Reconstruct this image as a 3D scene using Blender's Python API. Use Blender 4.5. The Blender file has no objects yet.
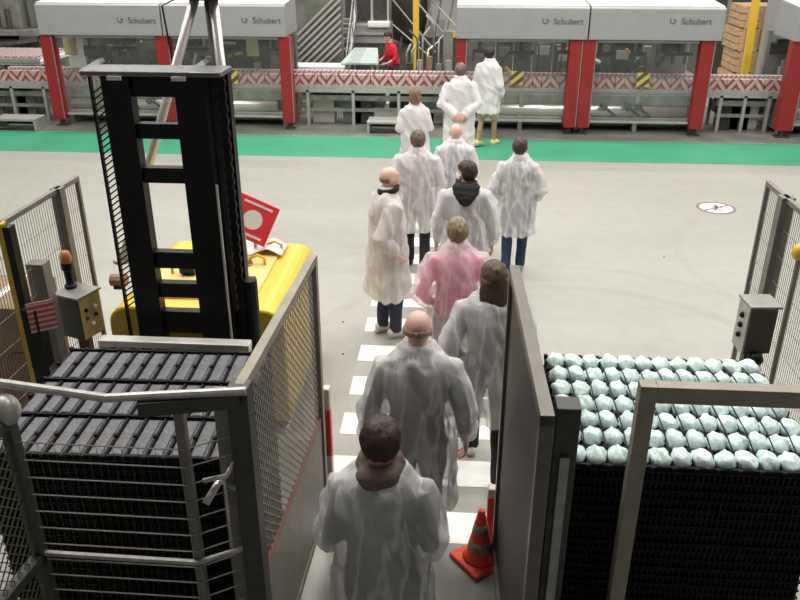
import bpy, bmesh, math, random
from mathutils import Vector, Matrix, noise

random.seed(7)
SC = bpy.context.scene
COL = SC.collection
R = math.radians
V = Vector

# ------------------------------------------------------------------ camera
CAM_H, PITCH, YAW, FPX = 3.7, R(25.1), R(4.1), 800.0
cam_data = bpy.data.cameras.new('camera')
cam_data.sensor_width = 36.0
cam_data.lens = FPX / 800.0 * 36.0
cam_data.clip_end = 200
cam = bpy.data.objects.new('camera', cam_data)
cam.location = (0, 0, CAM_H)
cam.rotation_euler = (R(90) - PITCH, 0, YAW)
COL.objects.link(cam)
SC.camera = cam

# ------------------------------------------------------------------ world, exposure
w = bpy.data.worlds.new('world')
SC.world = w
w.use_nodes = True
w.node_tree.nodes['Background'].inputs[0].default_value = (0.9, 0.95, 1.0, 1)
w.node_tree.nodes['Background'].inputs[1].default_value = 0.10
SC.view_settings.view_transform = 'Standard'
SC.view_settings.look = 'None'
SC.view_settings.gamma = 1
SC.view_settings.use_curve_mapping = False
SC.view_settings.exposure = 0.56
LAMP_W = 130.0

def ray(px, py):
    d = V(((px - 400) / FPX, -(py - 300) / FPX, -1))
    return (cam.rotation_euler.to_matrix() @ d)
def G(px, py, z=0.0):
    d = ray(px, py); t = (z - CAM_H) / d.z
    return V((d.x * t, d.y * t, z))
def AT(px, py, Y):
    d = ray(px, py); t = Y / d.y
    return V((d.x * t, Y, CAM_H + d.z * t))

# ------------------------------------------------------------------ materials
MATS = {}
def mat(name, col, rough=0.5, metal=0.0, var=0.0, scale=8.0, bump=0.0, stretch=(1, 1, 1), alpha=1.0, emit=0, spec=0.5):
    if name in MATS: return MATS[name]
    m = bpy.data.materials.new(name); m.use_nodes = True
    nt = m.node_tree; b = nt.nodes['Principled BSDF']
    b.inputs['Base Color'].default_value = (*col, 1)
    b.inputs['Roughness'].default_value = rough
    b.inputs['Metallic'].default_value = metal
    b.inputs['Specular IOR Level'].default_value = spec
    b.inputs['Alpha'].default_value = alpha
    if emit:
        b.inputs['Emission Color'].default_value = (*col, 1)
        b.inputs['Emission Strength'].default_value = emit
    tc = nt.nodes.new('ShaderNodeTexCoord'); mp = nt.nodes.new('ShaderNodeMapping')
    mp.inputs['Scale'].default_value = stretch
    nt.links.new(tc.outputs['Object'], mp.inputs[0])
    n = nt.nodes.new('ShaderNodeTexNoise'); n.inputs['Scale'].default_value = scale
    n.inputs['Detail'].default_value = 4
    nt.links.new(mp.outputs[0], n.inputs['Vector'])
    v = max(var, 0.04)
    cr = nt.nodes.new('ShaderNodeValToRGB')
    cr.color_ramp.elements[0].position = 0.3; cr.color_ramp.elements[1].position = 0.7
    cr.color_ramp.elements[0].color = (*[c * (1 - v) for c in col], 1)
    cr.color_ramp.elements[1].color = (*[min(1, c * (1 + v)) for c in col], 1)
    nt.links.new(n.outputs['Fac'], cr.inputs[0])
    nt.links.new(cr.outputs[0], b.inputs['Base Color'])
    if bump:
        bp = nt.nodes.new('ShaderNodeBump'); bp.inputs['Strength'].default_value = bump
        bp.inputs['Distance'].default_value = 0.01
        nt.links.new(n.outputs['Fac'], bp.inputs['Height']); nt.links.new(bp.outputs[0], b.inputs['Normal'])
    MATS[name] = m
    return m

def stripe_mat(name, c1, c2, scale, ang=R(45), axis='XZ', duty=0.5):
    m = bpy.data.materials.new(name); m.use_nodes = True
    nt = m.node_tree; b = nt.nodes['Principled BSDF']; b.inputs['Roughness'].default_value = .5
    tc = nt.nodes.new('ShaderNodeTexCoord'); sx = nt.nodes.new('ShaderNodeSeparateXYZ')
    nt.links.new(tc.outputs['Object'], sx.inputs[0])
    def mth(op, a, bb):
        n = nt.nodes.new('ShaderNodeMath'); n.operation = op
        for i, q in enumerate((a, bb)):
            if isinstance(q, (int, float)): n.inputs[i].default_value = q
            else: nt.links.new(q, n.inputs[i])
        return n.outputs[0]
    a = mth('MULTIPLY', sx.outputs[axis[0]], math.cos(ang) * scale)
    c = mth('MULTIPLY', sx.outputs[axis[1]], math.sin(ang) * scale)
    fr = mth('FRACT', mth('ADD', mth('ADD', a, c), 100.25), 0)
    st = mth('LESS_THAN', fr, duty)
    mx = nt.nodes.new('ShaderNodeMix'); mx.data_type = 'RGBA'
    nt.links.new(st, mx.inputs[0])
    mx.inputs[6].default_value = (*c1, 1); mx.inputs[7].default_value = (*c2, 1)
    nt.links.new(mx.outputs[2], b.inputs['Base Color'])
    return m

def coat_mat(name, col, a_lo, a_hi):
    """thin non-woven overcoat: woven threads let part of the clothes below show through"""
    m = bpy.data.materials.new(name); m.use_nodes = True
    nt = m.node_tree
    for n in list(nt.nodes):
        if n.type != 'OUTPUT_MATERIAL': nt.nodes.remove(n)
    out = nt.nodes['Material Output']
    df = nt.nodes.new('ShaderNodeBsdfDiffuse'); df.inputs[0].default_value = (*col, 1)
    tl = nt.nodes.new('ShaderNodeBsdfTranslucent'); tl.inputs[0].default_value = (*col, 1)
    mx = nt.nodes.new('ShaderNodeMixShader'); mx.inputs[0].default_value = 0.3
    nt.links.new(df.outputs[0], mx.inputs[1]); nt.links.new(tl.outputs[0], mx.inputs[2])
    tr = nt.nodes.new('ShaderNodeBsdfTransparent')
    tc = nt.nodes.new('ShaderNodeTexCoord'); mp = nt.nodes.new('ShaderNodeMapping')
    mp.inputs['Scale'].default_value = (10, 10, 2.0)
    nt.links.new(tc.outputs['Object'], mp.inputs[0])
    n = nt.nodes.new('ShaderNodeTexNoise'); n.inputs['Scale'].default_value = 1.0; n.inputs['Detail'].default_value = 2
    n.inputs['Distortion'].default_value = 0.35
    nt.links.new(mp.outputs[0], n.inputs['Vector'])
    # creases: thin lines where the noise passes its middle value, the cloth lies double there
    def mth(op, a_, b_):
        q = nt.nodes.new('ShaderNodeMath'); q.operation = op; q.use_clamp = op == 'SUBTRACT' and a_ == 1.0
        for i, z in enumerate((a_, b_)):
            if isinstance(z, (int, float)): q.inputs[i].default_value = z
            else: nt.links.new(z, q.inputs[i])
        return q.outputs[0]
    cre = mth('SUBTRACT', 1.0, mth('MULTIPLY', mth('ABSOLUTE', mth('SUBTRACT', n.outputs['Fac'], .5), 0), 13.0))
    n2 = nt.nodes.new('ShaderNodeTexNoise'); n2.inputs['Scale'].default_value = 0.7; n2.inputs['Detail'].default_value = 3
    nt.links.new(mp.outputs[0], n2.inputs['Vector'])
    mr0 = nt.nodes.new('ShaderNodeMapRange'); mr0.inputs[1].default_value = 0.35; mr0.inputs[2].default_value = 0.7
    mr0.inputs[3].default_value = a_lo; mr0.inputs[4].default_value = (a_lo + a_hi) / 2
    nt.links.new(n2.outputs['Fac'], mr0.inputs[0])
    mr = nt.nodes.new('ShaderNodeMix'); mr.data_type = 'FLOAT'
    nt.links.new(cre, mr.inputs[0]); nt.links.new(mr0.outputs[0], mr.inputs[2]); mr.inputs[3].default_value = a_hi
    m2 = nt.nodes.new('ShaderNodeMixShader')
    nt.links.new(mr.outputs[0], m2.inputs[0]); nt.links.new(tr.outputs[0], m2.inputs[1]); nt.links.new(mx.outputs[0], m2.inputs[2])
    nt.links.new(m2.outputs[0], out.inputs[0])
    return m

STEEL = mat('steel_grey', (0.33, 0.32, 0.30), 0.45, 0.6, 0.15, 20)
GALV = mat('galvanised', (0.46, 0.45, 0.42), 0.45, 0.45, 0.15, 30)
DARKST = mat('dark_steel', (0.10, 0.10, 0.095), 0.5, 0.3, 0.2, 10)
BEIGEST = mat('beige_frame', (0.27, 0.24, 0.19), 0.5, 0.2, 0.12, 9)
BLACK = mat('black_paint', (0.006, 0.006, 0.007), 0.45, 0.0, 0.3, 20, spec=0.3)
BLACKPL = mat('black_plastic', (0.008, 0.007, 0.009), 0.65, 0.0, 0.3, 25, spec=0.2)
CHROME = mat('chrome_tube', (0.62, 0.58, 0.55), 0.35, 0.5, 0.05)
YEL = mat('yellow_paint', (0.72, 0.47, 0.04), 0.4, 0, 0.06, 4)
YELPALE = mat('yellow_top_plate', (0.74, 0.55, 0.20), 0.5, 0, 0.10, 4)
RED = mat('red_paint', (0.27, 0.018, 0.016), 0.4, 0, 0.06, 4)
REDSIGN = mat('red_sign', (0.75, 0.05, 0.06), 0.35)
HOOD = mat('hood_grey', (0.30, 0.30, 0.305), 0.4, 0, 0.03, 3)
WHITE = mat('white_plain', (0.8, 0.8, 0.79), 0.5)
WPAINT = mat('white_floor_paint', (0.86, 0.86, 0.84), 0.5, 0, 0.05, 6)
MGREY = mat('machine_grey', (0.25, 0.25, 0.225), 0.4, 0.3, 0.22, 5)
MGREEN = mat('machine_greygreen', (0.165, 0.175, 0.145), 0.45, 0.3, 0.25, 5)
MDARK = mat('machine_dark', (0.055, 0.055, 0.052), 0.5, 0.2, 0.3, 8)
SILVER = mat('silver_trough', (0.62, 0.61, 0.57), 0.28, 0.8, 0.08, 4)
TEAL = mat('pale_teal_sheet', (0.42, 0.50, 0.48), 0.5, 0, 0.08, 6)
WOOD = mat('pine_wood', (0.50, 0.33, 0.18), 0.7, 0, 0.25, 6, stretch=(1, 1, 6))
BROWN = mat('brown_card', (0.26, 0.16, 0.09), 0.7, 0, 0.2, 6)
TEXTG = mat('logo_grey', (0.10, 0.10, 0.11), 0.5)
ORANGE = mat('cone_orange', (0.85, 0.075, 0.025), 0.45, 0, 0.08, 6)
REFLECT = mat('cone_band', (0.33, 0.28, 0.25), 0.4, 0.1, 0.25, 30)
CELL = mat('tray_cell', (0.115, 0.115, 0.125), 0.55, 0, 0.45, 40, bump=0.4)
PACK = mat('teal_pack', (0.68, 0.84, 0.82), 0.3, 0, 0.16, 45, bump=0.7)
SOLIDP = mat('panel_sheet', (0.048, 0.045, 0.038), 0.6, 0.1, 0.22, 5, stretch=(1, 5, 0.4))
HAZ = stripe_mat('hazard_stripes', (0.02, 0.02, 0.02), (0.85, 0.55, 0.03), 7.0, R(-50))
CARTON = stripe_mat('carton_print', (0.52, 0.41, 0.38), (0.31, 0.065, 0.06), 9.0, R(38), duty=0.42)
CARTON2 = stripe_mat('carton_print_pale', (0.58, 0.50, 0.50), (0.36, 0.17, 0.17), 14.0, R(-40), duty=0.3)
SIGNRW = stripe_mat('sign_lines', (0.50, 0.40, 0.36), (0.36, 0.06, 0.05), 28, R(90), axis='XZ', duty=0.65)
REDWHITE = stripe_mat('red_white_post', (0.62, 0.05, 0.035), (0.62, 0.55, 0.50), 1.75, R(90), duty=0.4)

def glass_mat():
    m = bpy.data.materials.new('door_glass'); m.use_nodes = True
    nt = m.node_tree; b = nt.nodes['Principled BSDF']
    b.inputs['Base Color'].default_value = (0.75, 0.78, 0.76, 1)
    b.inputs['Roughness'].default_value = 0.12
    b.inputs['Alpha'].default_value = 0.035
    return m
GLASS = glass_mat()

# ------------------------------------------------------------------ mesh building
class MB:
    def __init__(s): s.v = []; s.f = []; s.m = []
    def add(s, vs, fs, m=0):
        o = len(s.v); s.v += [V(v) for v in vs]
        s.f += [[i + o for i in f] for f in fs]; s.m += [m] * len(fs)
        return s
    def box(s, c, size, rot=None, m=0):
        c = V(c); h = V(size) / 2
        vs = []
        for x in (-1, 1):
            for y in (-1, 1):
                for z in (-1, 1):
                    p = V((x * h.x, y * h.y, z * h.z))
                    if rot is not None: p = rot @ p
                    vs.append(c + p)
        return s.add(vs, [(0, 1, 3, 2), (4, 6, 7, 5), (0, 4, 5, 1), (2, 3, 7, 6), (0, 2, 6, 4), (1, 5, 7, 3)], m)
    def bb(s, a, b, m=0):
        a = V(a); b = V(b)
        lo = V([min(a[i], b[i]) for i in range(3)]); hi = V([max(a[i], b[i]) for i in range(3)])
        return s.box((lo + hi) / 2, hi - lo, None, m)
    def beam(s, p, q, wd, ht=None, m=0, up=(0, 0, 1)):
        """square bar from p to q"""
        p = V(p); q = V(q); ht = ht or wd
        d = (q - p); L = d.length; d.normalize()
        u = V(up)
        if abs(d.dot(u)) > 0.95: u = V((0, 1, 0))
        x = d.cross(u).normalized(); z = x.cross(d).normalized()
        rot = Matrix((x, d, z)).transposed()
        return s.box((p + q) / 2, (wd, L, ht), rot, m)
    def tube(s, pts, r, n=8, m=0, up=(0, 1, 0), cap=True):
        pts = [V(p) for p in pts]
        rs = r if isinstance(r, (list, tuple)) else [r] * len(pts)
        rings = []
        for i, p in enumerate(pts):
            a = pts[max(0, i - 1)]; b = pts[min(len(pts) - 1, i + 1)]
            d = (b - a).normalized(); u = V(up)
            if abs(d.dot(u)) > 0.97: u = V((1, 0, 0))
            x = d.cross(u).normalized(); y = x.cross(d).normalized()
            rx, ry = rs[i] if isinstance(rs[i], (list, tuple)) else (rs[i], rs[i])
            rings.append([p + x * rx * math.cos(2 * math.pi * k / n) - y * ry * math.sin(2 * math.pi * k / n) for k in range(n)])
        return s.rings(rings, m, cap)
    def rings(s, rings, m=0, cap=True):
        n = len(rings[0]); vs = [v for r_ in rings for v in r_]; fs = []
        for i in range(len(rings) - 1):
            for k in range(n):
                a = i * n + k; b = i * n + (k + 1) % n
                fs.append((a, a + n, b + n, b))
        if cap:
            fs.append(tuple(range(n))); fs.append(tuple(reversed(range((len(rings) - 1) * n, len(rings) * n))))
        return s.add(vs, fs, m)
    def loft(s, secs, n=20, m=0, p=2.3):
        """secs: (z, rx, ry, cx, cy) horizontal super-ellipses"""
        rg = []
        for z, rx, ry, cx, cy in secs:
            ring = []
            for k in range(n):
                t = -2 * math.pi * k / n; c, q = math.cos(t), math.sin(t)
                ring.append(V((cx + rx * math.copysign(abs(c) ** (2 / p), c), cy + ry * math.copysign(abs(q) ** (2 / p), q), z)))
            rg.append(ring)
        return s.rings(rg, m)
    def ell(s, c, r, nu=14, nv=9, m=0, rot=None):
        c = V(c); vs = []; fs = []
        for j in range(1, nv):
            ph = math.pi * j / nv
            for i in range(nu):
                th = 2 * math.pi * i / nu
                p = V((r[0] * math.sin(ph) * math.cos(th), r[1] * math.sin(ph) * math.sin(th), r[2] * math.cos(ph)))
                vs.append(c + (rot @ p if rot is not None else p))
        t = V((0, 0, r[2])); t = rot @ t if rot is not None else t
        vs += [c + t, c - t]; T = len(vs) - 2
        for j in range(nv - 2):
            for i in range(nu):
                a = j * nu + i; b = j * nu + (i + 1) % nu
                fs.append((a, a + nu, b + nu, b))
        for i in range(nu):
            fs.append((T, i, (i + 1) % nu))
            fs.append((T + 1, (nv - 2) * nu + (i + 1) % nu, (nv - 2) * nu + i))
        return s.add(vs, fs, m)
    def lathe(s, prof, c=(0, 0, 0), n=20, m=0):
        c = V(c)
        rg = [[c + V((r * math.cos(2 * math.pi * k / n), -r * math.sin(2 * math.pi * k / n), z)) for k in range(n)] for r, z in prof]
        return s.rings(rg, m)
    def mesh(s, name, mats):
        me = bpy.data.meshes.new(name)
        me.from_pydata([tuple(v) for v in s.v], [], s.f)
        for m in (mats if isinstance(mats, (list, tuple)) else [mats]): me.materials.append(m)
        me.polygons.foreach_set('material_index', s.m)
        me.update()
        return me
    def build(s, name, mats, parent=None, smooth=False, bevel=0.0, label=None):
        o = bpy.data.objects.new(name, s.mesh(name, mats)); COL.objects.link(o)
        if parent: o.parent = parent
        if smooth:
            o.data.shade_smooth()
        if bevel:
            b = o.modifiers.new('bevel', 'BEVEL'); b.width = bevel; b.segments = 2; b.limit_method = 'ANGLE'
        if label: o['label'] = label
        return o

def empty(name, loc, label, cat, group=None, rz=0):
    o = bpy.data.objects.new(name, None); COL.objects.link(o)
    o.location = loc; o.rotation_euler.z = rz; o.empty_display_size = 0.1
    o['label'] = label; o['category'] = cat
    if group: o['group'] = group
    return o
def tag(o, label, cat, group=None):
    o['label'] = label; o['category'] = cat
    if group: o['group'] = group
    return o
def struct(o, label=None, cat=None):
    o['kind'] = 'structure'
    if label: o['label'] = label
    if cat: o['category'] = cat
    return o
def shared(name, me, loc, parent=None, rz=0):
    o = bpy.data.objects.new(name, me); COL.objects.link(o); o.location = loc; o.rotation_euler.z = rz
    if parent: o.parent = parent
    return o

TMP = bpy.data.scenes.new('shape_workshop')
def evaluated(o):
    """mesh of one object with its modifiers, worked out in a scene of its own"""
    TMP.collection.objects.link(o)
    vl = TMP.view_layers[0]; vl.update()
    m2 = bpy.data.meshes.new_from_object(o.evaluated_get(vl.depsgraph))
    TMP.collection.objects.unlink(o)
    return m2
def remesh(mb, voxel, smooth=3):
    me = mb.mesh('tmp', [])
    o = bpy.data.objects.new('tmp', me)
    r_ = o.modifiers.new('r', 'REMESH'); r_.mode = 'VOXEL'; r_.voxel_size = voxel; r_.use_smooth_shade = True
    if smooth:
        q = o.modifiers.new('s', 'SMOOTH'); q.factor = 0.5; q.iterations = smooth
    m2 = evaluated(o)
    bpy.data.objects.remove(o); bpy.data.meshes.remove(me)
    return m2

def wrinkle(me, amp, fx, fz, seed):
    """push a mesh in and out along its normals"""
    co = [V(v.co) for v in me.vertices]; no = [V(v.normal) for v in me.vertices]
    out = []
    for c_, n_ in zip(co, no): out += list(c_ + n_ * amp * noise.noise(V((c_.x * fx, c_.y * fx, c_.z * fz + seed))))
    me.vertices.foreach_set('co', out); me.update()

def text_mesh(body, size, m, extrude=0.002):
    cu = bpy.data.curves.new('txt', 'FONT'); cu.body = body; cu.size = size; cu.extrude = extrude
    cu.align_x = 'CENTER'
    o = bpy.data.objects.new('txt', cu)
    me = evaluated(o)
    bpy.data.objects.remove(o); me.materials.clear(); me.materials.append(m)
    return me

# ------------------------------------------------------------------ hall shell
def floor_mat():
    m = bpy.data.materials.new('epoxy_floor'); m.use_nodes = True
    nt = m.node_tree; b = nt.nodes['Principled BSDF']
    b.inputs['Roughness'].default_value = 0.38
    tc = nt.nodes.new('ShaderNodeTexCoord')
    n1 = nt.nodes.new('ShaderNodeTexNoise'); n1.inputs['Scale'].default_value = 0.55; n1.inputs['Detail'].default_value = 6
    n2 = nt.nodes.new('ShaderNodeTexNoise'); n2.inputs['Scale'].default_value = 5; n2.inputs['Detail'].default_value = 5
    mp = nt.nodes.new('ShaderNodeMapping'); mp.inputs['Scale'].default_value = (0.35, 1.6, 1)
    nt.links.new(tc.outputs['Object'], mp.inputs[0])
    nt.links.new(mp.outputs[0], n1.inputs['Vector']); nt.links.new(tc.outputs['Object'], n2.inputs['Vector'])
    c1 = nt.nodes.new('ShaderNodeValToRGB')
    c1.color_ramp.elements[0].position = .3; c1.color_ramp.elements[1].position = .7
    c1.color_ramp.elements[0].color = (0.310, 0.310, 0.274, 1); c1.color_ramp.elements[1].color = (0.365, 0.36, 0.322, 1)
    nt.links.new(n1.outputs['Fac'], c1.inputs[0])
    c2 = nt.nodes.new('ShaderNodeValToRGB')
    c2.color_ramp.elements[0].position = .3; c2.color_ramp.elements[1].position = .75
    c2.color_ramp.elements[0].color = (0.90, 0.90, 0.90, 1); c2.color_ramp.elements[1].color = (1, 1, 1, 1)
    nt.links.new(n2.outputs['Fac'], c2.inputs[0])
    mul = nt.nodes.new('ShaderNodeMix'); mul.data_type = 'RGBA'; mul.blend_type = 'MULTIPLY'; mul.inputs[0].default_value = 1
    nt.links.new(c1.outputs[0], mul.inputs[6]); nt.links.new(c2.outputs[0], mul.inputs[7])
    last = mul.outputs[2]
    def mth(op, a, bb):
        n = nt.nodes.new('ShaderNodeMath'); n.operation = op
        for i, q in enumerate((a, bb)):
            if isinstance(q, (int, float)): n.inputs[i].default_value = q
            else: nt.links.new(q, n.inputs[i])
        return n.outputs[0]
    # tyre scuffs: arcs of a turning truck
    for (cx, cy, rad, wd, amt) in ((1.2, 6.2, 2.15, .07, .13), (1.2, 6.2, 2.75, .07, .10), (-3.2, 12.2, 3.6, .06, .07), (5.2, 9.3, 2.4, .06, .08)):
        vd = nt.nodes.new('ShaderNodeVectorMath'); vd.operation = 'DISTANCE'
        vd.inputs[1].default_value = (cx, cy, 0)
        nt.links.new(tc.outputs['Object'], vd.inputs[0])
        dd = mth('ABSOLUTE', mth('SUBTRACT', vd.outputs['Value'], rad), 0)
        mask = mth('MULTIPLY', mth('LESS_THAN', dd, wd), mth('MULTIPLY', n1.outputs['Fac'], amt * 2))
        mx = nt.nodes.new('ShaderNodeMix'); mx.data_type = 'RGBA'
        nt.links.new(mask, mx.inputs[0]); nt.links.new(last, mx.inputs[6]); mx.inputs[7].default_value = (0.16, 0.15, 0.14, 1)
        last = mx.outputs[2]
    nt.links.new(last, b.inputs['Base Color'])
    return m
FX0, FX1, FY0, FY1 = -16, 16, -5, 30
floor = struct(MB().bb((FX0, FY0, -.1), (FX1, FY1, 0)).build('floor', floor_mat()), 'pale grey epoxy floor of the factory hall', 'floor')
GREEN = mat('green_floor_paint', (0.04, 0.275, 0.155), 0.45, 0, 0.10, 1.5)
MB().bb((FX0, 15.26, 0), (FX1, 18.6, .003)).build('machine_bay', mat('bay_floor', (.15, .15, .13), .5, 0, .3, 2), floor, label='darker floor under the machines')  # darker strip of floor below and behind the machine line
MB().bb((FX0, 13.72, 0), (FX1, 15.22, .003)).build('painted_lane', GREEN, floor, label='green painted lane along the machines')
WALLM = mat('hall_wall', (0.42, 0.42, 0.41), 0.7, 0, 0.06, 1)
struct(MB().bb((FX0, FY1, 0), (FX1, FY1 + .2, 8.5)).build('wall_back', WALLM), 'grey rear wall of the hall', 'wall')
struct(MB().bb((FX0 - .2, FY0, 0), (FX0, FY1, 8.5)).build('wall_left', WALLM), 'grey left wall of the hall', 'wall')
struct(MB().bb((FX1, FY0, 0), (FX1 + .2, FY1, 8.5)).build('wall_right', WALLM), 'grey right wall of the hall', 'wall')
CEILM = mat('hall_ceiling', (0.5, 0.5, 0.5), 0.8)
struct(MB().bb((FX0 - .2, FY0, 8.5), (FX1 + .2, FY1 + .2, 8.7)).build('ceiling', CEILM), 'grey hall ceiling', 'ceiling')

struct(MB().bb((-6, FY0, 1.95), (6, .75, 2.1)).build('floor_upper', mat('deck_grating', (.2, .2, .2), .6, .4)), 'grey steel gallery deck under the viewer', 'floor')
# crossing stripes: constant pitch along the walkway
zl0, zl1 = G(330, 472), G(372, 301)
zx = (zl0.x + zl1.x) / 2
z_first = G(400, 525).y
stripe_me = MB().bb((0, -.155, 0), (1.2, .155, .003)).mesh('painted_stripe', WPAINT)
for k in range(16):
    y = z_first + k * 0.598
    if y > 13.5: break
    shared('painted_stripe', stripe_me, (zx, y, 0), floor)

sx_r = G(315, 352).x
short_me = MB().bb((-.34, -.155, 0), (0, .155, .003)).mesh('painted_stripe', WPAINT)
for k in range(2, 5): shared('painted_stripe', short_me, (sx_r, z_first + k * .598, 0), floor)
# round floor marking: no pedestrians
c = G(716, 208)
disc = MB().lathe([(0.27, 0), (0.27, .002), (0.0001, .002)], n=40).build('painted_disc', WPAINT, floor)
disc.location = c
MARKC = mat('mark_mauve', (0.22, 0.13, 0.14), 0.6)
ringmb = MB()
N = 40
rg = [[V((r_ * math.cos(2 * math.pi * k / N), r_ * math.sin(2 * math.pi * k / N), z)) for k in range(N)] for r_, z in ((.23, .002), (.23, .004), (.275, .004), (.275, .002))]
ringmb.rings(rg, cap=False)
ringmb.box((0, 0, .003), (.04, .5, .003), Matrix.Rotation(R(-58), 3, 'Z'))
o = ringmb.build('painted_ring', MARKC, disc)
fig = MB()
fig.lathe([(.03, .002), (.03, .004), (.001, .004)], (0.02, .13, 0), 12)
for a, b in (((.02, .09), (.0, -.02)), ((.0, -.02), (.05, -.14)), ((.0, -.02), (-.06, -.13)), ((.02, .08), (.08, .0)), ((.02, .08), (-.05, .02))):
    fig.beam((*a, .003), (*b, .003), .03, .003)
fig.build('painted_walker', MARKC, disc)
# floor anchors
for px, py in ((343, 322), (343, 354), (664, 257)):
    a = MB().lathe([(.012, 0), (.012, .004), (.001, .005)], n=10).build('floor_anchor', MDARK, floor); a.location = G(px, py)

# ------------------------------------------------------------------ ceiling lamps
def ceiling_lamp(x, y, i, j):
    side = ['far left', 'inner left', 'inner right', 'far right'][i]
    row = ['first', 'second', 'third', 'fourth', 'fifth'][j]
    t = empty('ceiling_lamp', (x, y, 8.5), 'long white batten lamp on the ceiling, %s of the %s row' % (side, row), 'lamp', 'ceiling lamps')
    MB().bb((-1.8, -.2, -.12), (1.8, .2, 0)).build('housing', WHITE, t, bevel=.01)
    MB().bb((-1.75, -.16, -.15), (1.75, .16, -.12)).build('diffuser', mat('lamp_diffuser', (1, .97, .92), .5, emit=4), t)
    ld = bpy.data.lights.new('lamp_light', 'AREA'); ld.shape = 'RECTANGLE'; ld.size = 3.4; ld.size_y = .34
    ld.energy = LAMP_W; ld.color = (1, .965, .91); ld.spread = R(170)
    lo = bpy.data.objects.new('lamp_light', ld); COL.objects.link(lo); lo.parent = t; lo.location = (0, 0, -.17)
for j, y in enumerate((5.2, 9.0, 12.8, 17.0, 22.0)):
    for i, x in enumerate((-8.5, -2.8, 2.8, 8.5)):
        ceiling_lamp(x, y, i, j)

# ------------------------------------------------------------------ packaging machines at the back
YM = 15.75
def mx(px, py=80, Y=YM): return AT(px, py, Y).x
HZ0, HZ1 = 1.78, 2.36

def arm(t, x, y, kind):
    """pick-and-place tool hanging inside the machine"""
    b = MB()
    b.tube([(x, y, HZ0), (x, y, 1.42)], .045, 8)
    b.box((x, y, 1.40), (.5 if kind else .28, .08, .07))
    b.box((x - .12, y, 1.30), (.05, .06, .18)); b.box((x + .12, y, 1.30), (.05, .06, .18))
    if kind: b.beam((x - .25, y, 1.40), (x - .42, y, 1.15), .05)
    b.build('gripper_arm', MDARK, t)

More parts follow.
